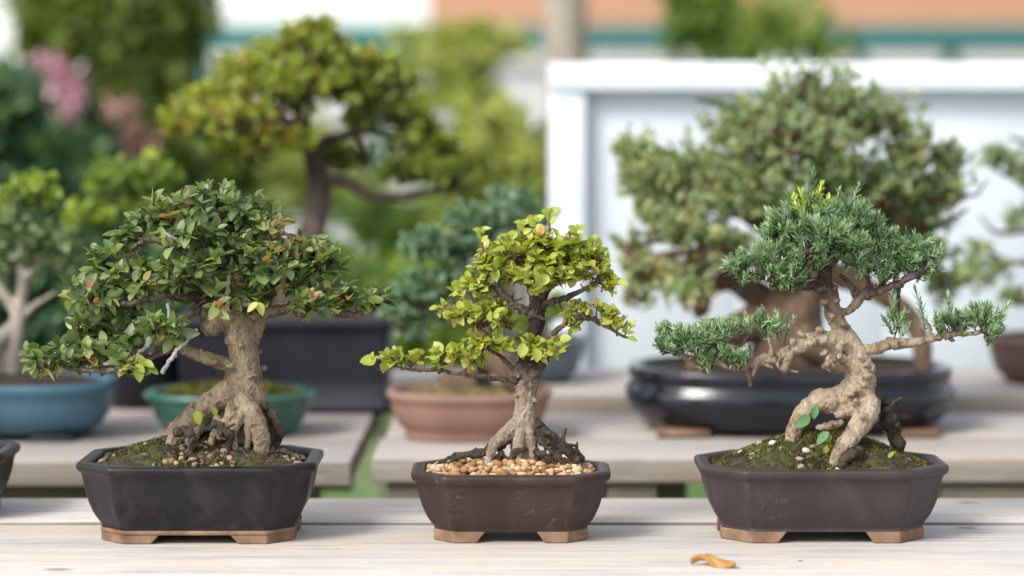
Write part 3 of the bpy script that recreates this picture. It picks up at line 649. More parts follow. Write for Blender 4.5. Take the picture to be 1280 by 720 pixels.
EL1 = {'top': ([e(265, 258, TY, 68, 33), e(208, 272, TY, 52, 30), e(322, 270, TY, 45, 27), e(250, 275, TY, 75, 34, dy=.02), e(170, 290, TY, 30, 20), e(240, 296, TY, 45, 18, dy=-.025)], 190),
       'mid': ([e(150, 335, TY, 50, 34, dy=-.01), e(112, 365, TY, 36, 28, dy=-.02), e(190, 352, TY, 48, 34, dy=-.015), e(150, 375, TY, 50, 30, dy=.02), e(235, 345, TY, 34, 26, dy=-.03), e(100, 400, TY, 22, 14, dy=-.02)], 185),
       'low': ([e(62, 447, TY, 37, 19, dy=-.03), e(95, 440, TY, 30, 22, dy=-.02), e(140, 420, TY, 40, 26, dy=-.02), e(165, 452, TY, 26, 12, dy=-.045), e(115, 405, TY, 30, 20, dy=0), e(205, 412, TY, 30, 20, dy=-.03), e(42, 450, TY, 20, 13, dy=-.03), e(125, 440, TY, 36, 18, dy=-.02)], 135),
       'right': ([e(372, 312, TY, 45, 24), e(402, 325, TY, 32, 26, dy=-.01), e(365, 345, TY, 52, 24, dy=.01), e(415, 362, TY, 40, 18, dy=-.01), e(440, 372, TY, 40, 15, dy=-.01), e(400, 376, TY, 45, 11, dy=-.03), e(474, 369, TY, 16, 7), e(330, 330, TY, 40, 26, dy=-.02)], 175),
       'centre': ([e(290, 330, TY, 48, 32, dy=-.02), e(275, 370, TY, 42, 20, dy=-.02), e(330, 365, TY, 40, 18, dy=-.015), e(280, 310, TY, 60, 34, dy=.03)], 85)}
for k, (el_, n) in EL1.items():
    n = int(n * .80)
    broad_pad(t1, el_, sk1, n, rng, L_DARK, TWIG_D, L=.0116, pairs=3, slen=.0125, tmpl=LEAF_OVAL, young=young_top, tone=(.47, .24), up=.45, droop=.35)
# small new shoots on the trunk and in front
def sprig(parent, base, Y, items, mat, tmpl=LEAF_OVAL, name='leaf', seed=2, k=.82):
    rg = np.random.default_rng(seed)
    for (x0, y0, x1, y1, dy, tn) in items:
        x1 = x0 + (x1 - x0) * k; y1 = y0 + (y1 - y0) * k; mb = MB()
        a = W(x0, y0, Y + dy) - base; b = W(x1, y1, Y + dy - .002) - base; L = np.linalg.norm(b - a)
        put_leaves(mb, tmpl, a[None], (b - a)[None], np.array([[0.15, -.75, .65]]) + rg.normal(0, .2, (1, 3)), L, np.array([tn]), rng=rg)
        mb.build(name, mat, parent)
sprig(t1, base, TY, [(246, 513, 251, 537, -.045, .45), (270, 520, 262, 503, -.04, .45)], L_LIME, LEAF_OVAL, k=.75)
sprig(t1, base, TY, [(322, 378, 308, 394, -.045, .78), (323, 378, 330, 397, -.045, .7), (170, 455, 183, 468, -.055, .45), (178, 452, 195, 462, -.055, .35), (172, 458, 175, 482, -.055, .3), (165, 457, 150, 462, -.055, .4), (180, 455, 170, 440, -.055, .5), (186, 458, 200, 470, -.055, .2)], L_LIME, LEAF_OVAL, seed=4, k=.85)
moss(t1, R1, sz1, 16000, lambda x, y, r: np.where(x < .045, .9, .25), MOSS_D, 5)
gravel(t1, R1, sz1, .0046, .0026, lambda x, y: (.9 if x > .048 else (.85 if (x < -.045 and y < -.02) else (.55 if y < -.03 else .25))), GRIT_G, 6, tone=lambda r: r.random())

# ---- centre: brown pot, lime leaves
base = np.array((-0.0008, 1.675, 0.0)); Hh = 0.0485
t2 = thing('potted_bonsai', 'smallest sharp bonsai, yellow green leaves, straight slim trunk, tan gravel, brown pot', 'bonsai', base, 0, 'three bonsai in sharp focus on the front table')
CL_C = m_clay('brown_clay_centre', (0.026, 0.014, 0.013), (0.044, 0.025, 0.022), 0.42, 22, 0.34, smear=((0.0265, -.044, .0245), (.011, .012, .0045), (0.05, 0.115, 0.095)), scratch=.32, bloom=True)
rf = lambda d, fl=0.0: oct_ring(0.069, 0.046, 0.0235, d, flute=fl)
prof = PROF(Hh, [(q[0], q[1] * .98) + tuple(q[2:]) for q in BODY(.98)]) + [(.0160, .0080), (.0166, .0076), (.05, .0076)]
p2, s2, R2, sz2 = pot(t2, rf, prof, CL_C, Hh - .005, SOIL_DARK, .007, .0008, 2)
corner_feet(p2, .069 - .0158, .046 - .0158, .0235 - .0093, .0074, .0235, .010)
TY = 1.678
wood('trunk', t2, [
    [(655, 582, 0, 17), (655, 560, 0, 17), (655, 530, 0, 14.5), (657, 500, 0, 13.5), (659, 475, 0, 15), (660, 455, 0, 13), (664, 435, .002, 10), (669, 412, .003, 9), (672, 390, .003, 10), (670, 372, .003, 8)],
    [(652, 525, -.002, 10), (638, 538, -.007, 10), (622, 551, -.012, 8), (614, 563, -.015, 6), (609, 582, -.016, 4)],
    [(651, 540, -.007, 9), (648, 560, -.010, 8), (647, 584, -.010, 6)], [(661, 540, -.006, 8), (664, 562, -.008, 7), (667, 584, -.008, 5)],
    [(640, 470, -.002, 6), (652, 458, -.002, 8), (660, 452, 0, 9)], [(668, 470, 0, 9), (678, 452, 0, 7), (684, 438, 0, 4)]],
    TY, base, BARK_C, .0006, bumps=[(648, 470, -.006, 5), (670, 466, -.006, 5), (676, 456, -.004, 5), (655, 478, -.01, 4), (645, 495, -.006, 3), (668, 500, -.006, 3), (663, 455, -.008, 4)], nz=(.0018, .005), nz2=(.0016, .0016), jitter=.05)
for pts, kn in (([(668, 530, 0, 10), (684, 545, -.004, 10), (702, 558, -.008, 8), (722, 576, -.01, 5)], 10), ([(672, 548, -.006, 6), (690, 562, -.012, 6), (706, 582, -.014, 4)], 6), ([(676, 545, .004, 7), (706, 560, .006, 6), (728, 574, .006, 4)], 6),
                ([(640, 548, .004, 7), (606, 563, .004, 5), (570, 570, .002, 4), (548, 580, .002, 3)], 4), ([(630, 556, -.006, 5), (600, 568, -.008, 4), (575, 571, -.01, 3), (556, 582, -.01, 2)], 4), ([(628, 566, -.012, 4), (622, 574, -.014, 4), (600, 585, -.016, 2)], 2), ([(655, 560, -.012, 4), (640, 570, -.014, 5), (626, 584, -.014, 4)], 3), ([(668, 565, -.012, 4), (682, 570, -.014, 5), (700, 586, -.014, 4)], 3)):
    branch(t2, pts, TY, base, ROOT_D, name='root', seed=int(pts[0][1]), knots=kn)
sk2 = []
for pts, kn in (([(652, 478, -.003, 6), (630, 474, -.006, 5), (605, 471, -.009, 4.5), (575, 467, -.012, 3.5), (545, 463, -.014, 3), (515, 462, -.014, 2.4), (495, 458, -.014, 1.5)], 22), ([(652, 474, 0, 5), (638, 458, -.004, 4), (625, 445, -.006, 3.5), (612, 438, -.008, 2)], 10),
                ([(664, 440, 0, 7), (685, 423, -.004, 5), (702, 408, -.006, 4.5), (722, 396, -.008, 5), (742, 400, -.008, 5), (762, 410, -.008, 3), (778, 420, -.008, 2.4), (790, 423, -.008, 1.5)], 22),
                ([(671, 395, .002, 9), (655, 388, .0, 7), (640, 378, -.002, 6), (622, 362, -.004, 4), (605, 352, -.004, 2.5)], 10), ([(672, 385, .002, 8), (690, 376, 0, 6), (708, 372, -.003, 5), (730, 362, -.004, 4), (752, 350, -.004, 2.5), (775, 353, -.004, 1.5)], 12),
                ([(670, 385, .002, 7), (662, 360, .002, 5), (650, 335, 0, 3.5), (645, 310, 0, 2)], 6), ([(672, 380, .002, 7), (684, 352, .004, 5), (692, 325, .004, 3.5), (690, 300, .004, 2)], 6), ([(640, 378, 0, 5), (620, 395, -.006, 4), (600, 408, -.01, 4), (585, 402, -.012, 3), (565, 388, -.012, 2)], 10),
                ([(675, 378, .01, 4), (705, 340, .012, 3), (730, 320, .012, 2)], 4), ([(668, 425, 0, 5), (652, 420, -.008, 4), (640, 428, -.01, 3)], 5)):
    pts = [(x, y, d_, q_ * .78) for x, y, d_, q_ in pts]; o, P = branch(t2, pts, TY, base, BARK_CD, seed=int(pts[-1][0]), knots=kn); sk2.append(P)
sk2 = np.concatenate(sk2)
EL2 = {'crown': ([e(690, 308, TY, 45, 26), e(655, 318, TY, 42, 28), e(722, 322, TY, 38, 26), e(618, 336, TY, 32, 24), e(680, 345, TY, 60, 22, dy=-.01), e(742, 340, TY, 24, 20), e(600, 352, TY, 22, 14), e(685, 330, TY, 60, 34, dy=.018), e(760, 352, TY, 12, 8), e(625, 320, TY, 30, 20, dy=.01)], 345),
       'midleft': ([e(575, 392, TY, 26, 14, dy=-.01), e(603, 398, TY, 32, 20, dy=-.01), e(620, 380, TY, 24, 16), e(552, 384, TY, 10, 6), e(585, 365, TY, 22, 12), e(635, 400, TY, 26, 14)], 62),
       'lowleft': ([e(490, 447, TY, 24, 11, dy=-.012), e(515, 446, TY, 20, 10, dy=-.012), e(470, 449, TY, 10, 5, dy=-.012), e(555, 440, TY, 24, 12, dy=-.01), e(545, 452, TY, 20, 8, dy=-.01), e(585, 446, TY, 26, 12, dy=-.008), e(600, 425, TY, 20, 14, dy=-.008)], 52),
       'centrelow': ([e(648, 428, TY, 38, 12, dy=-.012), e(672, 440, TY, 26, 14, dy=-.018), e(612, 425, TY, 18, 14, dy=-.01), e(690, 430, TY, 20, 8, dy=-.01)], 42),
       'right': ([e(738, 384, TY, 26, 12, dy=-.006), e(762, 395, TY, 22, 14, dy=-.006), e(782, 408, TY, 14, 9, dy=-.006), e(720, 402, TY, 16, 8, dy=-.006)], 32)}
for k, (el_, n) in EL2.items():
    broad_pad(t2, el_, sk2, n, rng, L_LIME, TWIG_R, L=.0084, pairs=2, slen=.0100, tmpl=LEAF_ROUND, tone=(.48, .2), up=.5, shell=.5, young=(lambda P: P[:, 2] > W(0, 290, TY)[2]) if k == 'crown' else None, droop=.2)
for (x, y0, y1, dx) in ((687, 305, 266, 0), (655, 310, 280, -3), (604, 330, 290, -6), (718, 315, 287, 6), (668, 300, 275, 2), (640, 318, 296, -10)):
    o, P = branch(t2, [(x - dx, y0, 0, 1.6), (x, (y0 + y1) / 2, 0, 1.3), (x + dx * .4, y1, 0, .9)], TY, base, TWIG_R, jit=.03, name='upright_shoot', seed=x)
    xx = x + dx * .4; sprig(o, base, TY, [(xx, y1, xx + 15, y1 - 6, 0, .6), (xx, y1 + 1, xx - 13, y1 - 5, 0, .55), (xx, y1 + 8, xx - 9, y1 - 2, -.004, .5), (xx, y1 + 12, xx + 12, y1 + 4, -.004, .65), (xx, y1 + 2, xx + 2, y1 - 9, 0, .7)], L_LIME, LEAF_ROUND, seed=x)
sprig(t2, base, TY, [(686, 345, 672, 358, -.03, .5), (672, 340, 676, 362, -.035, .42), (668, 436, 672, 457, -.04, .6), (655, 430, 650, 451, -.04, .52), (470, 449, 445, 455, -.012, .6), (785, 422, 800, 428, -.01, .5), (772, 352, 788, 356, -.006, .6), (700, 425, 718, 423, -.02, .55)], L_LIME, LEAF_ROUND, seed=9)
gravel(t2, R2, sz2, .0043, .0028, lambda x, y: 1.0 if y < -.008 else .55, GRIT_T, 12, layers=2)
gravel(t2, R2, sz2, .0042, .0022, lambda x, y: .8 if x > .030 and y > -.03 else 0, GRIT_G, 14, layers=1)
# ---- right: mauve brown pot, needle leaves
base = np.array((0.2158, 1.683, 0.0)); Hh = 0.0525
t3 = thing('potted_bonsai', 'bonsai with blue green needles and gnarled pale trunk in mauve brown octagonal pot', 'bonsai', base, 0, 'three bonsai in sharp focus on the front table')
CL_R = m_clay('mauve_clay_right', (0.030, 0.021, 0.022), (0.043, 0.031, 0.032), 0.42, 20, 0.36, scratch=.2, bloom=True)
rf = lambda d, fl=0.0: oct_ring(0.0865, 0.0545, 0.029, d, flute=fl)
prof = PROF(Hh, [(q[0], q[1] * 1.06) + tuple(q[2:]) for q in BODY(1.03)]) + [(.0168, .0084), (.0164, .0080), (.0170, .0076), (.05, .0076)]
p3, s3, R3, sz3 = pot(t3, rf, prof, CL_R, Hh - .006, SOIL_MOSS, .0260, .0011, 3, mexp=1.45)
corner_feet(p3, .0865 - .0160, .0545 - .0160, .029 - .0094, .0074, .033, .012)
TY = 1.68
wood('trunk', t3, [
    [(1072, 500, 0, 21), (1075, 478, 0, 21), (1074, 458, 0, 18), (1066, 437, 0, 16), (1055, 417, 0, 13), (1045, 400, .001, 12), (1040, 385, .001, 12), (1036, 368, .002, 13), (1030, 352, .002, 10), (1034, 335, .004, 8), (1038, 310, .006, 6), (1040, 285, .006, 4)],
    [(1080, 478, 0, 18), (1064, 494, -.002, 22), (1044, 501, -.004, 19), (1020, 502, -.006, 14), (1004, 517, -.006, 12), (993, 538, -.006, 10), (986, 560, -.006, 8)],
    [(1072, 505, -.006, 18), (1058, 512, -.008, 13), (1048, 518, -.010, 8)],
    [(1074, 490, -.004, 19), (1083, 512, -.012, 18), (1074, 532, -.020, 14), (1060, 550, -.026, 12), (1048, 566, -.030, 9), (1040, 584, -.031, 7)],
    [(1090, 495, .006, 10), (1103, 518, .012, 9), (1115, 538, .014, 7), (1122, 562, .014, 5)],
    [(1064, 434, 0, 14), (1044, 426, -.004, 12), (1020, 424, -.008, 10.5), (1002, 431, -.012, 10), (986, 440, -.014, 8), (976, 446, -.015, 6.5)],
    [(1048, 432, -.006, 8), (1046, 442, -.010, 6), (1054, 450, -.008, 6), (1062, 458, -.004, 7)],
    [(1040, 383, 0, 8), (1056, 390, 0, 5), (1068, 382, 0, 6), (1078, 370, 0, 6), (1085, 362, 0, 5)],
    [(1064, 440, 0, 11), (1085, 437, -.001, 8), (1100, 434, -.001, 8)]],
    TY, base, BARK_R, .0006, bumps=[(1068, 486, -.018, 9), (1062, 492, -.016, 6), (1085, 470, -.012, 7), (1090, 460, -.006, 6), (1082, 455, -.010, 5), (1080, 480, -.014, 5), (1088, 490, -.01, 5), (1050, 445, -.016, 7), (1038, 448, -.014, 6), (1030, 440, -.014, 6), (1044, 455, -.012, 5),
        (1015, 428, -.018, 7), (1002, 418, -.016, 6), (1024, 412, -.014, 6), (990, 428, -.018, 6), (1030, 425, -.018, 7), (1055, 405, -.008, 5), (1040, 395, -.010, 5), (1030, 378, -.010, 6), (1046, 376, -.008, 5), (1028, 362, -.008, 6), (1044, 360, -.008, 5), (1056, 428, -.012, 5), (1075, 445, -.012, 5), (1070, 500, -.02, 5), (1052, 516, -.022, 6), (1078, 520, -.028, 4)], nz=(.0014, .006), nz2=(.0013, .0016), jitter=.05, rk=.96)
branch(t3, [(1092, 492, .006, 7), (1104, 512, .008, 9), (1114, 532, .008, 10), (1124, 560, .008, 8)], TY, base, ROOT_D, name='root', seed=4, knots=8)
branch(t3, [(1022, 535, -.02, 3), (1036, 532, -.026, 5), (1052, 527, -.028, 4)], TY, base, BARK_RL, name='root', seed=4)
branch(t3, [(1052, 582, -.034, 6), (1062, 568, -.034, 8), (1075, 562, -.030, 6)], TY, base, ROOT_D, name='root', seed=5)
sk3 = []
for pts, kn in (([(985, 438, -.014, 8), (968, 450, -.016, 6), (948, 452, -.018, 8), (930, 456, -.018, 8), (918, 458, -.018, 7), (895, 453, -.020, 5), (870, 450, -.022, 4), (845, 442, -.024, 3)], 26), ([(1046, 440, -.010, 5), (1038, 452, -.018, 4), (1030, 458, -.02, 4)], 6), ([(990, 440, -.018, 5), (984, 452, -.02, 5), (981, 464, -.02, 6)], 5),
                ([(1092, 436, -.001, 7), (1115, 430, -.002, 7.5), (1140, 428, -.003, 6), (1165, 423, -.004, 4.5), (1190, 418, -.005, 5), (1215, 417, -.006, 3), (1235, 412, -.006, 2)], 26), ([(1165, 423, 0, 3), (1162, 410, 0, 2.5), (1156, 400, 0, 2)], 5),
                ([(1078, 370, 0, 6), (1100, 364, -.002, 5), (1125, 354, -.004, 5), (1150, 340, -.006, 4), (1165, 325, -.006, 2.5)], 16), ([(1072, 376, 0, 5), (1066, 362, 0, 4), (1058, 350, 0, 3), (1050, 345, 0, 2.5)], 4), ([(1085, 362, .0, 3), (1085, 350, 0, 3), (1080, 338, 0, 2)], 5), ([(1100, 364, 0, 3), (1104, 350, 0, 3), (1112, 335, 0, 2)], 5),
                ([(1030, 358, 0, 8), (1010, 356, -.004, 6), (988, 358, -.008, 5), (965, 350, -.01, 4), (945, 345, -.012, 2.5)], 16), ([(1034, 345, .002, 6), (1020, 325, 0, 5), (1000, 310, -.004, 4), (985, 295, -.006, 2.5)], 8), ([(1036, 330, .004, 6), (1062, 310, .004, 5), (1085, 295, .002, 4), (1100, 285, 0, 2.5)], 8),
                ([(1008, 325, -.016, 5), (1008, 312, -.02, 5), (1004, 300, -.02, 4)], 4), ([(1122, 356, .004, 3), (1124, 380, .004, 2), (1122, 405, .004, 1.6), (1118, 422, .004, 1)], 5), ([(965, 446, -.016, 3), (962, 420, -.016, 2.4), (960, 400, -.016, 1.6), (952, 380, -.016, 1)], 6), ([(1040, 310, .01, 4), (1040, 280, .012, 3), (1030, 258, .012, 2)], 3)):
    o, P = branch(t3, pts, TY, base, BARK_RL if pts[0][1] > 380 else BARK_CD, seed=int(pts[-1][0] + pts[-1][1]), knots=kn); sk3.append(P)
sk3 = np.concatenate(sk3)
yt = lambda P: (np.abs(P[:, 0] + base[0] - W(1022, 0, TY)[0]) < .024) & (P[:, 2] > W(0, 262, TY)[2]) & (np.random.default_rng(4).random(len(P)) < .35)
def ld(px, py, dx, L, dy=0): return (W(px, py, TY + dy) - base, (dx, 0, 1), L)
EL3 = {'crown': ([e(1018, 270, TY, 42, 30), e(1052, 272, TY, 45, 32), e(980, 288, TY, 38, 32), e(1088, 292, TY, 38, 32), e(1035, 292, TY, 70, 44, dy=.02), e(1035, 295, TY, 50, 30, dy=-.02), e(1000, 322, TY, 40, 22, dy=-.012), e(1075, 325, TY, 36, 22, dy=-.01)], 360),
       'cleft': ([e(945, 335, TY, 40, 20, dy=-.008), e(925, 325, TY, 22, 17, dy=-.008), e(968, 318, TY, 30, 22, dy=-.012), e(990, 340, TY, 24, 12, dy=-.015)], 100),
       'cright': ([e(1138, 318, TY, 30, 30), e(1155, 312, TY, 24, 22), e(1118, 310, TY, 26, 26), e(1150, 335, TY, 26, 16), e(1110, 335, TY, 30, 16)], 115)}
Kc = dict(tone=(.50, .2), slen=.0130, nl=.0072, per=32, wid=.0010)
needle_pad(t3, EL3['crown'][0], sk3, EL3['crown'][1], rng, L_NEED, TWIG_D, young=yt, extra=[ld(1017, 214, .02, .020), ld(1010, 232, -.15, .014), ld(1026, 230, .2, .013), ld(1048, 238, .1, .016), ld(1073, 232, .35, .016), ld(985, 240, -.25, .018), ld(1000, 238, -.2, .014), ld(958, 262, -.5, .014)], **Kc)
needle_pad(t3, EL3['cleft'][0], sk3, EL3['cleft'][1], rng, L_NEED, TWIG_D, **Kc)
needle_pad(t3, EL3['cright'][0], sk3, EL3['cright'][1], rng, L_NEED, TWIG_D, up=.35, **Kc)
needle_pad(t3, [e(872, 420, TY, 42, 20, dy=-.022), e(842, 430, TY, 24, 14, dy=-.024), e(905, 442, TY, 38, 13, dy=-.02), e(900, 408, TY, 26, 12, dy=-.018), e(928, 402, TY, 14, 9, dy=-.018), e(830, 412, TY, 10, 10, dy=-.02)], sk3, 105, rng, L_NEED, TWIG_D, up=.4, **Kc)
needle_pad(t3, [e(972, 402, TY, 22, 12, dy=-.016), e(950, 398, TY, 12, 12, dy=-.016), e(958, 418, TY, 12, 8, dy=-.016)], sk3, 16, rng, L_NEED, TWIG_D, up=.5, **Kc)
needle_pad(t3, [e(1195, 400, TY, 28, 15, dy=-.005), e(1228, 396, TY, 26, 17, dy=-.005), e(1240, 410, TY, 16, 14, dy=-.005)], sk3, 60, rng, L_NEED, TWIG_D, up=.45, extra=[ld(1144, 362, -.3, .022), ld(1150, 380, -.2, .018), ld(1185, 368, -.1, .012), ld(1262, 380, .8, .012)], **Kc)
needle_pad(t3, [e(1122, 395, TY, 16, 24, dy=.004)], sk3, 9, rng, L_NEED, TWIG_D, up=.6, extra=[ld(1118, 366, .1, .014), ld(1104, 398, -.6, .012), ld(1134, 408, .6, .010)], **Kc)
moss(t3, R3, sz3, 22000, lambda x, y, r: .6 + .4 * (np.sin(x * 90) * np.cos(y * 120 + 1) > -.2), MOSS_Y, 15, .0024)
gravel(t3, R3, sz3, .0042, .0023, lambda x, y: .78 if y < -.02 else .5, m_tone('dark_grit', [(0, (0.02, 0.014, 0.01)), (0.5, (0.07, 0.045, 0.03)), (.85, (0.14, 0.10, 0.07)), (1, (0.40, 0.34, 0.28))], .85), 16)
rg = np.random.default_rng(5)
for (x, y, r, tn) in ((968, 577, 5.5, 1), (948, 574, 6.5, .9), (940, 578, 4, .95), (927, 575, 4.5, .9), (963, 579, 5, .1), (1008, 581, 6, .55), (926, 560, 3, .8), (1108, 567, 5, .9), (950, 553, 3.5, .9), (968, 549, 3.5, .7), (1046, 585, 3.5, .7), (912, 577, 3, .8), (984, 570, 4, .1)):
    d = (CAMH - Hh - .001) * F / (y - 150); p = W(x, y, d) - base; q = sz3(p[0], p[1]); mb = MB(); stone(mb, (p[0], p[1], q + r * d / F * .5), r * d / F, rg, tn, .7); mb.build('pebble', PEB_W, t3)
sprig(t3, base, TY, [(1012, 520, 990, 538, -.022, .25), (1020, 508, 1016, 528, -.024, .15), (1036, 540, 1016, 558, -.034, .3), (1040, 545, 1022, 552, -.034, .25), (1012, 512, 1028, 505, -.02, .2)], m_leaf('jade_leaf', [(0, (.05, .13, .045)), (1, (.16, .3, .09))]), LEAF_OVAL, seed=3, k=.8)
# small weeds in the moss
sprig(t3, base, TY, [(1030, 566, 1036, 554, -.038, .3), (1110, 572, 1122, 561, -.036, .3)], L_LIME, LEAF_OVAL, seed=13, k=.7)

# ================================================================== BACKGROUND BONSAI AND THEIR POTS
def simple_pot(t, ringf, H, mat, soil_mat, prof=None, foot=None, mound=.006, seed=1):
    pr = prof or [(.010, H - .012), (.0085, H - .001), (.0075, H), (.002, H), (0, H - .002), (0, H - .007), (.003, H - .010), (.004, H * .6), (.010, H * .25), (.018, .006), (.022, 0.0), (.04, 0.0)]
    return pot(t, ringf, pr, mat, H - .007, soil_mat, mound, .0012, seed)
L_OLIVE = m_leaf('olive_leaf', [(0, (0.05, 0.08, 0.015)), (0.4, (0.17, 0.225, 0.04)), (0.7, (0.34, 0.39, 0.07)), (0.93, (0.46, 0.44, 0.08)), (1, (0.38, 0.20, 0.05))], 0.5, 0.3, vein=False)
L_GREY = m_leaf('grey_green_leaf', [(0, (0.07, 0.10, 0.045)), (0.4, (0.17, 0.235, 0.11)), (0.75, (0.31, 0.39, 0.20)), (1, (0.46, 0.44, 0.22))], 0.45, 0.25, vein=False, back=(1.5, 1.4, 1.5))
L_TEAL = m_leaf('blue_juniper_leaf', [(0, (0.06, 0.12, 0.07)), (0.5, (0.15, 0.26, 0.16)), (1, (0.30, 0.40, 0.24))], 0.5, 0.2, vein=False)
L_BRIGHT = m_leaf('bright_leaf', [(0, (0.06, 0.11, 0.025)), (0.5, (0.17, 0.26, 0.05)), (1, (0.40, 0.45, 0.09))], 0.5, 0.35, vein=False)
L_DEEP = m_leaf('deep_green_leaf', [(0, (0.015, 0.04, 0.02)), (0.5, (0.04, 0.095, 0.045)), (1, (0.10, 0.17, 0.06))], 0.5, 0.2, vein=False)
BK_T = m_bark('far_tan_bark', [(0.3, (0.07, 0.045, 0.03)), (0.5, (0.15, 0.10, 0.066)), (0.7, (0.25, 0.17, 0.115))], .6, dark=(0.08, 0.05, 0.035))
BK_D = m_bark('far_dark_bark', [(0.3, (0.035, 0.026, 0.02)), (0.5, (0.08, 0.058, 0.045)), (0.7, (0.13, 0.10, 0.08))], .6)
BK_P = m_bark('far_pale_bark', [(0.3, (0.25, 0.21, 0.17)), (0.5, (0.38, 0.33, 0.27)), (0.7, (0.5, 0.44, 0.37))], .6)
rng = np.random.default_rng(77)
GB = 'potted trees on the rear tables'
# large glossy black pot with the broad tree
base = np.array((W(986, 500, 2.275)[0], 2.275, 0.0)); Y = 2.275
t4 = thing('potted_bonsai', 'broad bonsai with massive trunk in large glossy black oval pot behind right bonsai', 'bonsai', base, 0, GB)
GLOSS = m_clay('black_glaze', (0.004, 0.005, 0.008), (0.009, 0.011, 0.016), 0.13, 20, 0.5, bumpd=.0002)
H = .060; rf = lambda d: sup_ring(.155, .102, 2.5, d)
pp, _, R4, sz4 = simple_pot(t4, rf, H, GLOSS, SOIL_DARK, [(.016, H - .012), (.013, H - .001), (.012, H), (.005, H), (.0035, H - .002), (.0035, H - .010), (.0055, H - .012), (.0055, H - .0155), (.002, H - .019), (0, H - .026), (.001, H - .033), (.006, H - .042), (.013, H - .050), (.018, .006), (.05, .006)], mound=.010)
for sx in (-1, 1):
    for sy in (-1, 1):
        m = MB(); box(m, sx * .105 - .025, sx * .105 + .025, sy * .066 - .012, sy * .066 + .012, 0, .0068, .002); m.build('foot', CLAY_FOOT, pp)
wood('trunk', t4, [[(985, 470, 0, 75), (985, 440, 0, 70), (990, 400, 0, 58), (1000, 350, 0, 42), (1010, 300, 0, 30), (1022, 250, 0, 22), (1030, 200, 0, 16), (1020, 150, 0, 9)],
    [(945, 400, -.01, 34), (905, 425, -.02, 28), (875, 450, -.03, 18), (862, 480, -.03, 14)], [(1035, 340, 0, 22), (1085, 360, .0, 18), (1125, 385, 0, 18), (1150, 420, 0, 17), (1155, 480, 0, 17)], [(1000, 420, -.04, 28), (1040, 450, -.05, 20), (1060, 480, -.05, 16)],
    [(960, 380, .02, 30), (920, 350, .02, 24), (885, 360, .02, 20), (875, 390, .02, 16)], [(1000, 320, 0, 22), (950, 280, -.01, 14), (900, 260, -.015, 9), (850, 250, -.02, 6), (810, 260, -.02, 4)], [(990, 360, -.02, 18), (930, 320, -.04, 11), (870, 315, -.05, 7), (810, 320, -.05, 4)],
    [(1022, 250, 0, 16), (1080, 225, 0, 12), (1140, 215, 0, 8), (1180, 230, 0, 4)], [(1025, 210, 0, 12), (980, 160, 0, 8), (940, 150, 0, 5)], [(1060, 345, .01, 12), (1120, 300, .02, 8), (1170, 300, .02, 5)]], Y, base, BK_T, .0016, nz=(.006, .02), nz2=(.002, .006), rk=.70)
sk4 = []
for pts in ([(850, 250, -.02, 6), (810, 230, -.02, 4), (785, 240, -.02, 2)], [(980, 160, 0, 8), (1000, 120, 0, 5), (1010, 90, 0, 3)], [(1030, 190, 0, 9), (1080, 160, 0, 6), (1120, 150, 0, 3)], [(1140, 215, 0, 8), (1180, 190, 0, 4), (1195, 170, 0, 2)], [(940, 150, 0, 6), (900, 130, 0, 4), (870, 125, 0, 2)], [(1020, 270, -.03, 9), (1060, 285, -.04, 6), (1120, 290, -.04, 3)], [(950, 280, -.03, 9), (930, 240, -.04, 6), (900, 215, -.04, 3)], [(1000, 260, -.03, 9), (990, 220, -.05, 6), (960, 190, -.05, 3)], [(870, 315, -.05, 5), (830, 300, -.05, 4), (790, 310, -.05, 2)], [(1180, 230, 0, 3), (1215, 245, 0, 2), (1235, 225, 0, 1)], [(1120, 300, .02, 6), (1180, 280, .02, 4), (1210, 260, .02, 2)]):
    o, P = branch(t4, pts, Y, base, BK_D, seed=pts[0][0], knots=2); sk4.append(P)
sk4 = np.concatenate(sk4); e = lambda *a, **k: E(*a, base=base, **k)
KB = dict(shell=.12, L=.0082, pairs=4, slen=.018, tmpl=LEAF_LOW, ang=.8, r0=.0006, rmax=.003)
broad_pad(t4, [e(1010, 120, Y, 70, 45), (e(940, 160, Y, 65, 38)), e(1085, 150, Y, 62, 38), e(1000, 175, Y, 80, 40, dy=-.04), e(880, 215, Y, 70, 42, dy=-.02), e(1140, 190, Y, 42, 34), e(960, 210, Y, 60, 40, dy=-.05)], sk4, 900, rng, L_GREY, TWIG_R, **KB)
broad_pad(t4, [e(820, 225, Y, 55, 40, dy=-.01), e(835, 265, Y, 50, 24, dy=-.03), e(930, 245, Y, 60, 34, dy=-.05), e(870, 285, Y, 50, 20, dy=-.05), e(800, 190, Y, 34, 26, dy=0)], sk4, 600, rng, L_GREY, TWIG_R, tone=(.62, .2), **KB)
broad_pad(t4, [e(1085, 230, Y, 60, 32, dy=-.03), e(1165, 235, Y, 45, 26, dy=-.01), e(1130, 265, Y, 60, 20), e(1040, 215, Y, 50, 30, dy=-.05), e(1185, 200, Y, 26, 20)], sk4, 540, rng, L_GREY, TWIG_R, tone=(.35, .2), **KB)
broad_pad(t4, [e(805, 335, Y, 36, 26, dy=-.05), e(845, 345, Y, 40, 24, dy=-.04), e(880, 320, Y, 36, 20, dy=-.04), e(800, 365, Y, 26, 16, dy=-.05), e(910, 300, Y, 40, 20, dy=-.05), e(790, 300, Y, 30, 20), e(860, 365, Y, 34, 18, dy=-.09)], sk4, 230, rng, L_GREY, TWIG_R, tone=(.7, .2), **KB)
broad_pad(t4, [e(1160, 310, Y, 40, 26, dy=.08), e(1180, 350, Y, 34, 26, dy=.08), e(1120, 300, Y, 34, 20, dy=.06)], sk4, 90, rng, L_BRIGHT, TWIG_R, **KB)

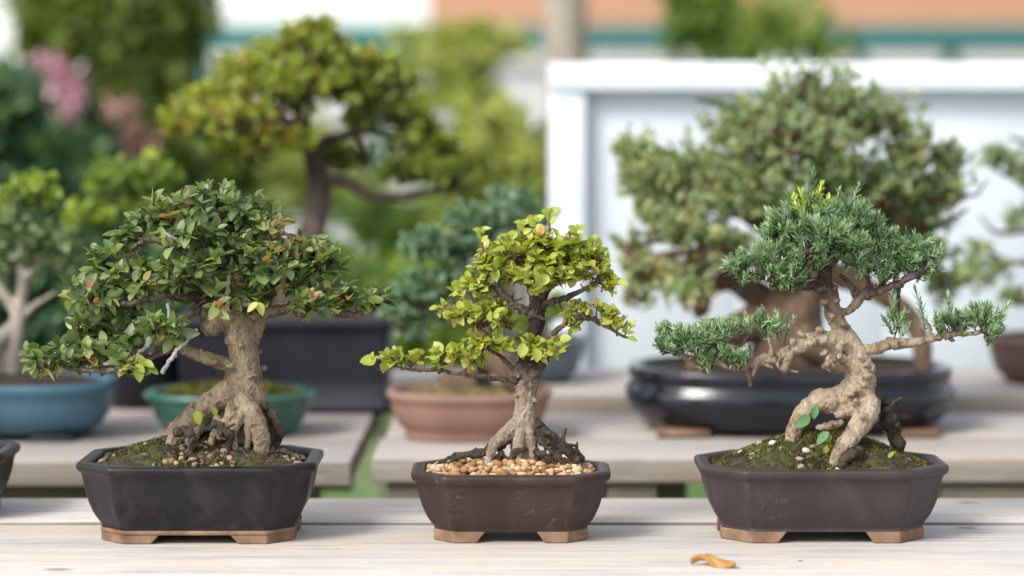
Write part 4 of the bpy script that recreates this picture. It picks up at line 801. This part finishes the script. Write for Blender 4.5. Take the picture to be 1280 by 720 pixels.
# dark rectangular pot with the tall olive tree
base = np.array((W(362, 470, 2.44)[0], 2.44, 0.0)); Y = 2.50
t5 = thing('potted_bonsai', 'tall olive green cloud shaped bonsai in dark rectangular pot behind the left bonsai', 'bonsai', base, 0, GB)
SLATE = m_clay('dark_slate_clay', (0.009, 0.010, 0.015), (0.016, 0.017, 0.024), 0.45, 20, 0.35)
H = .096; rf = lambda d: oct_ring(.108, .078, .006, d, .005)
simple_pot(t5, rf, H, SLATE, SOIL_MOSS, [(.012, H - .012), (.010, H - .001), (.009, H), (.001, H), (0, H - .001), (0, H - .010), (.003, H - .012), (.004, H - .02), (.006, H * .4), (.010, .010), (.008, .009), (.008, 0), (.03, 0)], mound=.012)
wood('trunk', t5, [[(362, 420, -.06, 36), (368, 370, -.06, 30), (384, 310, -.03, 24), (398, 260, 0, 20), (396, 215, 0, 18), (385, 175, 0, 14), (372, 130, 0, 9), (375, 80, 0, 5)],
    [(340, 400, -.06, 20), (320, 425, -.06, 14)], [(390, 390, -.06, 18), (412, 425, -.06, 12)], [(398, 225, 0, 12), (432, 228, 0, 10), (460, 243, 0, 9), (505, 246, 0, 8), (545, 238, 0, 6), (570, 225, 0, 3)],
    [(390, 185, 0, 12), (420, 172, 0, 9), (455, 164, 0, 8), (500, 168, 0, 6), (540, 165, 0, 4)], [(385, 175, 0, 10), (340, 170, 0, 7), (290, 175, 0, 5), (240, 168, 0, 3)], [(375, 140, 0, 8), (330, 110, 0, 5), (280, 110, 0, 3)], [(374, 130, 0, 8), (420, 100, 0, 5), (460, 100, 0, 3)]], Y, base, BK_D, .0018, nz=(.004, .018), nz2=(.002, .005), rk=.78)
sk5 = []
for pts in ([(375, 90, 0, 5), (350, 60, 0, 3), (330, 55, 0, 2)], [(420, 100, 0, 5), (440, 70, 0, 3), (430, 50, 0, 2)], [(290, 175, 0, 5), (260, 140, 0, 3), (235, 130, 0, 2)], [(330, 110, 0, 5), (290, 85, 0, 3), (270, 80, 0, 2)], [(505, 168, 0, 6), (525, 150, 0, 3), (540, 150, 0, 2)], [(560, 230, 0, 4), (560, 205, 0, 3), (575, 200, 0, 2)], [(385, 150, -.03, 5), (350, 150, -.06, 4), (320, 150, -.08, 2)]):
    o, P = branch(t5, pts, Y, base, BK_D, seed=pts[0][0]); sk5.append(P)
sk5 = np.concatenate(sk5); e = lambda *a, **k: E(*a, base=base, **k)
KB5 = dict(shell=.15, L=.0115, pairs=3, slen=.018, tmpl=LEAF_LOW, ang=.8, r0=.0007, rmax=.003)
broad_pad(t5, [e(375, 60, Y, 62, 30), e(315, 88, Y, 55, 28), e(430, 75, Y, 50, 26), e(370, 105, Y, 80, 32, dy=-.03), e(395, 35, Y, 30, 14)], sk5, 560, rng, L_OLIVE, TWIG_D, tone=(.55, .2), **KB5)
broad_pad(t5, [e(265, 128, Y, 50, 28), e(235, 150, Y, 32, 26), e(300, 150, Y, 66, 30, dy=-.04), e(345, 170, Y, 50, 20, dy=-.04), e(300, 185, Y, 44, 12)], sk5, 470, rng, L_OLIVE, TWIG_D, tone=(.62, .2), **KB5)
broad_pad(t5, [e(465, 115, Y, 45, 24), e(505, 140, Y, 38, 20), e(530, 158, Y, 26, 12), e(450, 145, Y, 26, 12), e(480, 95, Y, 50, 24), e(535, 175, Y, 50, 20), e(430, 195, Y, 46, 14, dy=.04)], sk5, 430, rng, L_OLIVE, TWIG_D, tone=(.40, .2), **KB5)
broad_pad(t5, [e(540, 205, Y, 42, 24), e(570, 215, Y, 28, 20), e(500, 212, Y, 26, 16)], sk5, 190, rng, L_OLIVE, TWIG_D, tone=(.42, .2), **KB5)

# pinkish brown oval pot with blue juniper
base = np.array((W(587, 500, 2.205)[0], 2.205, 0.0)); Y = 2.21
t6 = thing('potted_bonsai', 'soft blue green juniper bonsai in pinkish brown oval pot behind the centre bonsai', 'bonsai', base, 0, GB)
H = .044; rf = lambda d: sup_ring(.0755, .060, 2.4, d)
simple_pot(t6, rf, H, m_clay('pink_brown_clay', (0.22, 0.125, 0.095), (0.29, 0.17, 0.13), 0.65, 20, 0.25), m_soil('golden_soil', [(0.05, 0.035, 0.015), (0.20, 0.14, 0.05), (0.35, 0.27, 0.13), (0.14, 0.12, 0.03)]), [(.009, H - .012), (.0075, H - .001), (.0065, H), (.001, H), (0, H - .001), (0, H - .006), (.003, H - .008), (.004, H - .015), (.007, H * .45), (.012, H * .25), (.017, .008), (.016, .006), (.017, 0), (.04, 0)], mound=.008)
wood('trunk', t6, [[(592, 505, 0, 14), (590, 470, 0, 13), (598, 435, 0, 12), (604, 400, 0, 10), (590, 360, 0, 8), (575, 320, 0, 6), (570, 290, 0, 4)], [(592, 495, 0, 14), (560, 480, 0, 16), (540, 500, 0, 9)], [(600, 440, -.01, 16), (630, 455, -.02, 18), (650, 490, -.02, 14)],
    [(596, 400, 0, 8), (560, 380, 0, 6), (525, 370, 0, 4), (495, 380, 0, 3)], [(590, 350, 0, 7), (630, 320, 0, 5), (665, 300, 0, 3)], [(600, 470, .01, 20), (585, 492, .01, 20)]], Y, base, BK_T, .0012, nz=(.003, .01))
sk6 = []
for pts in ([(575, 320, 0, 5), (545, 300, 0, 3), (520, 290, 0, 2)], [(575, 310, .02, 5), (600, 280, .03, 3), (640, 270, .03, 2)], [(545, 375, 0, 5), (520, 400, 0, 3), (500, 410, 0, 2)]):
    o, P = branch(t6, pts, Y, base, BK_D, seed=pts[0][1]); sk6.append(P)
sk6 = np.concatenate(sk6); e = lambda *a, **k: E(*a, base=base, **k)
KB6 = dict(shell=.15, L=.0075, pairs=4, slen=.014, tmpl=LEAF_LOW, ang=.6, r0=.0006, rmax=.002)
broad_pad(t6, [e(545, 305, Y, 52, 24), e(600, 275, Y, 50, 24, dy=.02), e(655, 275, Y, 40, 22, dy=.02), e(620, 310, Y, 50, 22), e(640, 245, Y, 34, 14, dy=.03)], sk6, 420, rng, L_TEAL, TWIG_D, **KB6)
broad_pad(t6, [e(530, 360, Y, 46, 24), e(500, 385, Y, 28, 18), e(560, 385, Y, 30, 20), e(515, 410, Y, 26, 14), e(585, 345, Y, 40, 20)], sk6, 260, rng, L_TEAL, TWIG_D, tone=(.6, .2), **KB6)

# green pot with moss and a slim trunk
base = np.array((W(289, 500, 2.225)[0], 2.225, 0.0)); Y = 2.225
t7 = thing('potted_bonsai', 'mossy round green glazed pot directly behind the left bonsai trunk', 'bonsai', base, 0, GB)
H = .041; rf = lambda d: sup_ring(.080, .064, 2.3, d)
_, _, R7, sz7 = simple_pot(t7, rf, H, m_clay('green_glaze', (0.012, 0.055, 0.04), (0.03, 0.12, 0.085), 0.22, 22, 0.6), SOIL_MOSS, [(.012, H - .010), (.010, H - .001), (.009, H), (.002, H), (0, H - .002), (.001, H - .006), (.005, H - .009), (.007, H - .015), (.010, H * .45), (.017, H * .18), (.020, .003), (.022, 0), (.04, 0)], mound=.010)
moss(t7, R7, sz7, 4000, lambda x, y, r: .9 + 0 * x, MOSS_Y, 21, .004)
wood('trunk', t7, [[(300, 505, 0, 10), (302, 470, 0, 8), (296, 440, 0, 7), (300, 405, 0, 5), (296, 380, 0, 3)]], Y, base, BK_T, .0012)
broad_pad(t7, [E(296, 385, Y, 30, 18, base=base)], np.array([W(296, 385, Y) - base]), 40, rng, L_OLIVE, TWIG_D, L=.009, pairs=3, slen=.01, tmpl=LEAF_LOW)

# blue pot with the slim pale trunked tree
base = np.array((W(22, 500, 2.215)[0], 2.215, 0.0)); Y = 2.225
t8 = thing('potted_bonsai', 'slim pale trunked tree with loose green crown in blue glazed pot at left edge', 'bonsai', base, 0, GB)
H = .0525; rf = lambda d: sup_ring(.090, .070, 3.0, d)
simple_pot(t8, rf, H, m_clay('blue_glaze', (0.03, 0.085, 0.125), (0.06, 0.135, 0.185), 0.3, 20, 0.5), SOIL_DARK, [(.011, H - .012), (.009, H - .001), (.008, H), (.001, H), (0, H - .002), (0, H - .008), (.003, H - .010), (.003, H - .02), (.007, H * .4), (.014, H * .2), (.020, .009), (.022, .006), (.05, .006)], mound=.010)
for sx in (-1, 1):
    m = MB(); box(m, sx * .04 - .02, sx * .04 + .02, -.052, .052, 0, .007, .002); m.build('foot', SLATE, t8.children[0])
wood('trunk', t8, [[(8, 480, 0, 20), (12, 450, 0, 15), (18, 420, 0, 11), (24, 390, 0, 9), (28, 360, 0, 7), (26, 320, 0, 5), (30, 280, 0, 4), (35, 240, 0, 3)], [(24, 395, 0, 8), (-5, 350, 0, 6), (-20, 310, 0, 4)], [(-15, 470, -.02, 16), (-20, 440, -.02, 12), (15, 410, 0, 8)], [(28, 350, 0, 5), (55, 325, 0, 4), (80, 310, 0, 3)], [(24, 400, 0, 6), (45, 380, 0, 4), (70, 365, 0, 2)]], Y, base, BK_P, .0014)
sk8 = np.array([W(x, y, Y) - base for x, y in ((26, 320), (30, 280), (35, 240), (55, 325), (80, 310), (-20, 310), (0, 340), (70, 365))]); e = lambda *a, **k: E(*a, base=base, **k)
broad_pad(t8, [e(50, 300, Y, 46, 26), e(10, 270, Y, 36, 28), e(85, 320, Y, 28, 16), e(5, 320, Y, 30, 18)], sk8, 190, rng, L_GREY, TWIG_D, L=.011, pairs=3, slen=.017, tmpl=LEAF_LOW, tone=(.3, .2), shell=.1)
broad_pad(t8, [e(45, 235, Y, 30, 20), e(20, 245, Y, 20, 14)], sk8, 55, rng, L_BRIGHT, TWIG_D, L=.012, pairs=3, slen=.018, tmpl=LEAF_LOW, tone=(.62, .25), shell=.1)

# black round pot between the blue and rectangular ones
base = np.array((W(176, 500, 2.44)[0], 2.44, 0.0)); Y = 2.45
t9 = thing('potted_bonsai', 'shrubby bright green plant in black round pot between blue and rectangular pots', 'bonsai', base, 0, GB)
H = .062; rf = lambda d: sup_ring(.052, .050, 2.2, d)
simple_pot(t9, rf, H, m_clay('black_clay', (0.010, 0.011, 0.014), (0.016, 0.017, 0.02), 0.5, 20, 0.3), SOIL_DARK)
wood('trunk', t9, [[(176, 470, 0, 8), (172, 420, 0, 7), (168, 350, 0, 6), (175, 290, 0, 5), (180, 240, 0, 3)]], Y, base, BK_D, .0014)
sk9 = np.array([W(x, y, Y) - base for x, y in ((172, 400), (168, 350), (175, 290), (180, 240))]); e = lambda *a, **k: E(*a, base=base, **k)
broad_pad(t9, [e(150, 225, Y, 50, 22), e(200, 215, Y, 34, 20), e(120, 270, Y, 40, 26), e(180, 260, Y, 45, 30), e(170, 200, Y, 40, 12)], sk9, 120, rng, L_BRIGHT, TWIG_D, L=.015, pairs=3, slen=.026, tmpl=LEAF_LOW, tone=(.48, .28), shell=.1)
broad_pad(t9, [e(140, 330, Y, 60, 34), e(210, 330, Y, 40, 30), e(120, 380, Y, 40, 30)], sk9, 120, rng, L_DEEP, TWIG_D, L=.018, pairs=3, slen=.024, tmpl=LEAF_LOW, tone=(.6, .2))

# slate blue round pot on the rear table
base = np.array((W(668, 460, 2.55)[0], 2.55, 0.014)); Y = 2.55
t10 = thing('potted_bonsai', 'small leafy shrub in slate blue round pot on rear table behind centre trunk', 'bonsai', base, 0, GB)
H = .048; rf = lambda d: sup_ring(.056, .052, 2.1, d)
simple_pot(t10, rf, H, m_clay('slate_blue_glaze', (0.06, 0.085, 0.105), (0.11, 0.14, 0.165), 0.3, 20, 0.5), SOIL_DARK)
wood('trunk', t10, [[(672, 445, 0, 8), (675, 420, 0, 6), (690, 395, 0, 4)]], Y, base, BK_T, .0014)
broad_pad(t10, [E(690, 385, Y, 28, 20, base=base), E(660, 400, Y, 24, 16, base=base)], np.array([W(690, 395, Y) - base]), 60, rng, L_BRIGHT, TWIG_D, L=.012, pairs=3, slen=.016, tmpl=LEAF_LOW)

# brown pot at the right edge
base = np.array((W(1322, 470, 2.54)[0], 2.54, 0.014)); Y = 2.54
t11 = thing('potted_bonsai', 'airy bare twigged tree in brown pot cut off by the right edge of the photo', 'bonsai', base, 0, GB)
H = .050; rf = lambda d: sup_ring(.075, .060, 2.2, d)
simple_pot(t11, rf, H, m_clay('red_brown_clay', (0.075, 0.045, 0.037), (0.11, 0.065, 0.052), 0.5, 20, 0.35), SOIL_MOSS)
wood('trunk', t11, [[(1325, 450, 0, 22), (1322, 410, 0, 18), (1330, 350, 0, 14), (1325, 280, 0, 10), (1320, 210, 0, 6), (1310, 160, 0, 3)]], Y, base, BK_T, .0016)
sk11 = []
for pts in ([(1330, 350, 0, 8), (1290, 330, 0, 5), (1255, 325, 0, 3), (1215, 300, 0, 2)], [(1325, 280, 0, 7), (1290, 240, 0, 4), (1260, 220, 0, 3), (1232, 205, 0, 1.5)], [(1325, 300, 0, 6), (1280, 290, 0, 4), (1245, 290, 0, 3), (1225, 270, 0, 1.5)], [(1325, 360, 0, 6), (1280, 380, 0, 3), (1250, 370, 0, 2)], [(1318, 210, 0, 5), (1285, 180, 0, 3), (1262, 172, 0, 2)]):
    o, P = branch(t11, pts, Y, base, BK_D, seed=pts[-1][0]); sk11.append(P)
sk11 = np.concatenate(sk11); e = lambda *a, **k: E(*a, base=base, **k)
broad_pad(t11, [e(1260, 195, Y, 30, 18), e(1290, 215, Y, 30, 20), e(1270, 275, Y, 18, 14), e(1235, 190, Y, 14, 10), e(1310, 260, Y, 30, 24)], sk11, 80, rng, L_GREY, TWIG_D, L=.012, pairs=3, slen=.014, tmpl=LEAF_LOW, shell=.3)
broad_pad(t11, [e(1215, 345, Y, 18, 30), e(1250, 340, Y, 22, 20), e(1270, 370, Y, 26, 16), e(1225, 310, Y, 14, 10)], sk11, 50, rng, L_GREY, TWIG_D, L=.012, pairs=3, slen=.014, tmpl=LEAF_LOW, shell=.3)

# dark pot cut off at the left edge, on the front table
base = np.array((W(-126, 600, 1.78)[0], 1.775, 0.0))
t12 = thing('potted_bonsai', 'rim of a dark pot cut off at the left edge of the front table', 'bonsai', base)
H = .048; rf = lambda d, fl=0.0: oct_ring(.086, .056, .028, d, flute=fl)
p12, _, _, _ = pot(t12, rf, PROF(H, BODY(.98)) + [(.0166, .0076), (.05, .0076)], CL_L, H - .005, SOIL_DARK, .006, .0008, 12)
corner_feet(p12, .086 - .0143, .056 - .0143, .028 - .0084, .0074, .030, .010)
wood('trunk', t12, [[(-130, 560, 0, 14), (-128, 500, 0, 12), (-122, 450, 0, 10), (-128, 400, 0, 7)]], 1.775, base, BARK_L, .001)
broad_pad(t12, [E(-125, 390, 1.775, 50, 30, base=base)], np.array([W(-128, 420, 1.775) - base]), 60, rng, L_DARK, TWIG_D)

# ================================================================== FARTHER AWAY: SHRUBS, TREES, WALL, RAIL, BUILDING
def far_tree(name, label, cat, Y, x, yb, ell, n, L, lmat, tone=(.5, .22), tr=.018, blossoms=None, group=None, tmat=BK_D, airy=True, jit=.22):
    gx = W(x, yb, Y)[0]; base = np.array((gx, Y, -0.75)); t = thing(name, label, cat, base, 0, group)
    els = [E(a, b, Y, rx, ry, base=base, dy=(q[4] if len(q) > 4 else 0)) for q in ell for a, b, rx, ry in [q[:4]]]
    top = max(els, key=lambda q: q[0][2])[0]
    mb = MB(); P = catmull([(0, 0, 0), (.03, 0, top[2] * .4), (top[0] * .4, top[1] * .4, top[2] * .7), top]); tube(mb, P, np.linspace(tr, tr * .3, len(P)), 9)
    for c, r, w_ in els:
        i = int(len(P) * .55); tube(mb, catmull([P[i], (P[i] + c) / 2 + rng.normal(0, .02, 3), c]), np.linspace(tr * .45, tr * .12, 13), 6)
    mb.build('trunk', tmat, t)
    Pp, D = clump_points(els, int(n * 1.9), rng, .15, .8, jit)
    q = Pp / (L * 5.5); nz_ = np.sin(q[:, 0] * 1.3 + 2 * np.sin(q[:, 2] * .9)) + np.sin(q[:, 2] * 1.7 + 1.6 * np.sin(q[:, 1] + q[:, 0] * .7)) + np.sin(q[:, 1] * 1.5 + q[:, 0] * .6)
    kp = nz_ + rng.normal(0, .35, len(Pp)) > (-.1 if airy else -1.2); Pp, D = Pp[kp], D[kp]; n = len(Pp); mb = MB(); d = norm(D + rng.normal(0, .8, D.shape)); tn = np.clip(rng.normal(tone[0], tone[1], n), 0, 1)
    cl = np.sin(Pp @ np.array((9., 7, 11)) / (L * 40)) * .18; tn = np.clip(tn + cl, 0, 1)
    put_leaves(mb, LEAF_LOW, Pp, d, D + np.array((0, 0, .7)) + rng.normal(0, .5, D.shape), L * rng.uniform(.6, 1.3, n), tn, rng=rng); mb.build('crown', lmat, t)
    if blossoms:
        bm_, bm_e, bn, bl = blossoms; els2 = [E(a, b, Y, rx, ry, base=base, dy=-.05) for a, b, rx, ry in bm_e]
        Pp, D = clump_points(els2, bn, rng, .3, .9); mb = MB(); put_leaves(mb, LEAF_LOW, Pp, norm(D + rng.normal(0, .8, D.shape)), rng.normal(0, 1, D.shape), bl * rng.uniform(.5, 1, bn), rng.random(bn), rng=rng); mb.build('blossom', bm_, t)
    return t
GF = 'garden shrubs and trees behind the tables'
PINK = m_tone('pink_petal', [(0, (0.55, 0.18, 0.30)), (.6, (0.72, 0.36, 0.48)), (1, (0.8, 0.7, 0.75))], .6); SALM = m_tone('salmon_petal', [(0, (0.45, 0.20, 0.16)), (1, (0.70, 0.42, 0.36))], .6)
L_OL2 = m_leaf('conifer_green', [(0, (0.03, 0.05, 0.012)), (.5, (0.09, 0.13, 0.025)), (1, (0.20, 0.25, 0.045))], .6, .25, vein=False)
L_YEL = m_leaf('yellowish_leaf', [(0, (0.11, 0.14, 0.035)), (.5, (0.29, 0.33, 0.08)), (1, (0.50, 0.50, 0.16))], .6, .35, vein=False)
far_tree('shrub', 'dense dark green bush at the left edge below the pink flowers', 'shrub', 3.6, 30, 400, [(0, 170, 48, 70), (60, 225, 70, 50), (-20, 230, 60, 90), (40, 300, 90, 70), (150, 330, 90, 60), (20, 110, 30, 26)], 2800, .035, L_DEEP, group=GF, airy=False)
far_tree('conifer_tree', 'dark olive conifer with straight trunk rising behind the left bonsai', 'tree', 4.8, 128, 400, [(140, 30, 90, 50), (70, 50, 40, 26), (60, 10, 36, 24), (230, 20, 36, 26), (115, 60, 40, 20), (150, 130, 50, 30), (120, 190, 50, 30), (180, 75, 55, 35), (140, -30, 90, 50), (200, 115, 38, 22), (215, 60, 28, 30), (75, 30, 28, 30), (190, 160, 34, 24)], 3600, .040, L_OL2, tr=.035, group=GF, airy=False)
far_tree('flowering_shrub', 'pink and white flowering shrub at upper left behind the dark bush', 'shrub', 4.3, 85, 400, [(80, 190, 40, 50), (60, 230, 70, 70)], 700, .05, L_DEEP, group=GF, blossoms=(PINK, [(84, 118, 22, 30), (58, 85, 18, 18)], 230, .022))
far_tree('flowering_shrub', 'salmon flowering shrub right of the pink one behind the conifer trunk', 'shrub', 4.4, 165, 400, [(165, 230, 60, 60), (230, 240, 70, 60)], 800, .05, L_OL2, group=GF, blossoms=(SALM, [(150, 145, 26, 24), (175, 180, 24, 24)], 130, .022))
far_tree('shrub', 'tall yellow green bush left of the white screen edge', 'shrub', 3.9, 640, 400, [(650, 150, 34, 45), (620, 200, 46, 50), (655, 230, 34, 50), (600, 120, 30, 26), (590, 250, 50, 40)], 900, .036, L_YEL, tone=(.45, .25), group=GF)
far_tree('shrub', 'low bright lime green bush beside the bottom left of the screen', 'shrub', 3.5, 630, 420, [(640, 245, 44, 22), (600, 290, 50, 30), (655, 290, 36, 36), (560, 330, 60, 30)], 1200, .026, L_BRIGHT, tone=(.7, .2), group=GF)
far_tree('shrub', 'mid green bush behind the tall olive bonsai trunk', 'shrub', 4.4, 470, 420, [(450, 300, 70, 50), (350, 330, 80, 60), (520, 300, 60, 40), (260, 320, 70, 50), (420, 380, 90, 40)], 1500, .04, L_BRIGHT, tone=(.25, .2), group=GF)
far_tree('shrub', 'sparse olive shrub with pale gaps between olive bonsai and screen', 'shrub', 6.0, 520, 420, [(540, 60, 80, 18), (560, 110, 50, 26), (500, 180, 60, 30), (600, 55, 50, 14)], 420, .05, L_YEL, tone=(.4, .25), group=GF)
far_tree('tree', 'leafy green tree top rising behind the white screen in front of teal rail', 'tree', 5.2, 940, 400, [(870, 30, 32, 34), (930, 40, 50, 30), (990, 30, 44, 36), (1030, 40, 22, 32), (950, -20, 80, 40), (850, -20, 24, 20)], 900, .045, L_BRIGHT, tone=(.35, .25), group=GF)
far_tree('hedge', 'long mid green hedge far behind the tables on the left', 'hedge', 8.5, 250, 400, [(0, 190, 160, 60), (180, 200, 140, 50), (360, 215, 130, 45), (520, 215, 120, 45), (640, 225, 110, 40)], 3400, .09, L_YEL, tone=(.25, .22), group=GF)
far_tree('shrub', 'low dark shrub filling the gap behind the blue and black pots', 'shrub', 3.1, 130, 470, [(0, 400, 60, 50), (80, 390, 60, 50), (160, 380, 60, 60), (230, 390, 50, 60), (60, 330, 60, 40)], 1700, .03, L_DEEP, group=GF)
far_tree('shrub', 'low mid green shrub behind the rectangular pot and olive bonsai trunk', 'shrub', 3.3, 380, 470, [(300, 350, 60, 40), (360, 370, 50, 40), (430, 350, 60, 50), (470, 400, 60, 50), (540, 420, 60, 40)], 1500, .03, L_BRIGHT, tone=(.2, .2), group=GF)
# bare trunk behind the screen's left end
base = np.array((W(709, 50, 5.0)[0], 5.0, -0.75)); t = thing('tree', 'straight grey brown tree trunk standing behind the left end of the screen', 'tree', base, 0, GF)
m = MB(); P = catmull([(0, 0, 0), (.01, 0, .8), (-.01, 0, 1.6), (.02, 0, 2.6)]); tube(m, P, np.linspace(.055, .035, len(P)), 14); m.build('trunk', BK_P, t)
Pp, D = clump_points([(np.array((0, 0, 2.9)), np.array((.7, .7, .5)), 1)], 900, rng, .2, .9); m = MB(); put_leaves(m, LEAF_LOW, Pp, D, D + np.array((0, 0, .6)), .06, rng.random(900), rng=rng); m.build('crown', L_OL2, t)

# pale low wall, teal rail on posts, orange roofed building
YW = 11.0
def slab(parent, name, x0, x1, y0, y1, z0, z1, m, bev=.005):
    b = MB(); l = parent.location; box(b, x0 - l[0], x1 - l[0], y0 - l[1], y1 - l[1], z0 - l[2], z1 - l[2], bev); return b.build(name, m, parent)
PALE = m_paint('pale_plaster', (0.50, 0.49, 0.50), .8, .25, 2.2, stain=(0.30, 0.31, 0.30))
wl = thing('garden_wall', 'long pale plaster wall far behind, under the teal rail', 'wall', (0, YW, -.75))
slab(wl, 'wall', -9, 9, YW, YW + .2, -.75, W(0, 84, YW)[2], PALE); slab(wl, 'coping', -9.05, 9.05, YW - .04, YW + .24, W(0, 84, YW)[2] + .001, W(0, 78, YW)[2], PALE)
TEAL = m_paint('teal_metal', (0.025, 0.13, 0.125), .4, .15, 3)
rl = thing('teal_fence', 'teal metal rail on posts far behind, above the pale wall', 'fence', (0, 9.6, -.75))
slab(rl, 'rail', -1.45, 6, 9.6, 9.68, W(0, 64, 9.6)[2], W(0, 31, 9.6)[2], TEAL, .01)
for px in (250, 470, 850, 1078, 1195, 1320):
    x = W(px, 50, 9.6)[0]; slab(rl, 'post', x - .03, x + .03, 9.682, 9.74, -.75, W(0, 30, 9.6)[2], TEAL)
bd = thing('building', 'building with orange brown upper wall far behind the screen', 'building', (3, 16, -.75))
ORG = m_paint('orange_render', (0.50, 0.27, 0.17), .85, .18, 1.2); GRY = m_paint('grey_wall', (0.46, 0.42, 0.41), .8, .15, 1)
xb = W(545, 0, 16)[0]; slab(bd, 'wall', xb, 9, 16, 20, -.75, W(0, 34, 16)[2], GRY); slab(bd, 'upper_wall', xb - .05, 9.05, 15.95, 20.05, W(0, 34, 16)[2] + .002, 3.4, ORG)
for k in range(5):
    x = xb + .8 + k * 1.5; slab(bd, 'window', x, x + .8, 15.90, 15.948, 1.75, 2.7, m_paint('window_glass', (.08, .1, .12), .15, .1, 2)) if k == 0 else slab(bd, 'window', x, x + .8, 15.90, 15.948, 1.75, 2.7, bpy.data.materials['window_glass'])

# ================================================================== SMALL LITTER ON THE FRONT TABLE
DRY = m_tone('dry_leaf', [(0, (0.34, 0.18, 0.05)), (1, (0.52, 0.31, 0.10))], .6)
def on_table(px, py): d = CAMH * F / (py - 150); return W(px, py, d)
c = on_table(892, 712); mb = MB(); n = 15; V = []; T_ = []
for i in range(n):
    t_ = i / (n - 1); x = (t_ - .5) * .030; wd = .0055 * math.sin(math.pi * (.05 + .9 * t_)) ** .6; z0 = .003 + .0025 * math.sin(t_ * 7.0)
    for j in range(7):
        s_ = j / 6 * 2 - 1; V.append((x + .001 * math.sin(9 * t_), s_ * wd + .003 * math.sin(4 * t_) - .004 * t_, z0 + .0055 * s_ * s_ * (.4 + .8 * t_ * (1 - t_) * 2) - .002 * s_ * math.cos(5 * t_))); T_.append(.5 + .5 * math.sin(11 * t_ + 3 * s_))
V = np.array(V); V[:, 2] -= V[:, 2].min() - .0003
mb.add(V, [[i * 7 + j, i * 7 + j + 1, (i + 1) * 7 + j + 1, (i + 1) * 7 + j] for i in range(n - 1) for j in range(6)], np.array(T_))
lf = mb.build('dry_leaf', DRY, None, tuple(c)); lf.rotation_euler = (0, 0, math.radians(-14)); m = lf.modifiers.new('thickness', 'SOLIDIFY'); m.thickness = .0004
tag(lf, 'curled dry brown leaf lying in front of the right pot', 'leaf')
rg = np.random.default_rng(9)
for (px, py, r, lab) in ((1002, 705, .0022, 'dark crumb of bark on the boards right of the dry leaf'), (424, 690, .0019, 'dark crumb of bark on the boards between left and centre pots'), (380, 698, .0012, 'tiny brown speck on the boards just right of the left pot'), (853, 655, .0009, 'tiny dark speck on the boards near the narrow gap left of the right pot')):
    mb = MB(); stone(mb, (0, 0, r * .5), r, rg, .5, .5); o = mb.build('bark_crumb', TWIG_D, None, tuple(on_table(px, py))); tag(o, lab, 'crumb', 'crumbs on the front table')
mb = MB(); tube(mb, catmull([(-.006, .004, .0006), (-.002, .001, .0012), (.001, 0, .0008), (.004, .004, .001)]), np.linspace(.0003, .0006, 19), 5); tube(mb, [(.001, 0, .0008), (.005, -.001, .0008)], [.0005, .0003], 5)
o = mb.build('green_twig', TWIG_G if 'TWIG_G' in globals() else m_tone('green_twig', [(0, (.05, .08, .03)), (1, (.09, .13, .05))]), None, tuple(on_table(80, 662))); tag(o, 'tiny green twig on the boards left of the left pot', 'twig')
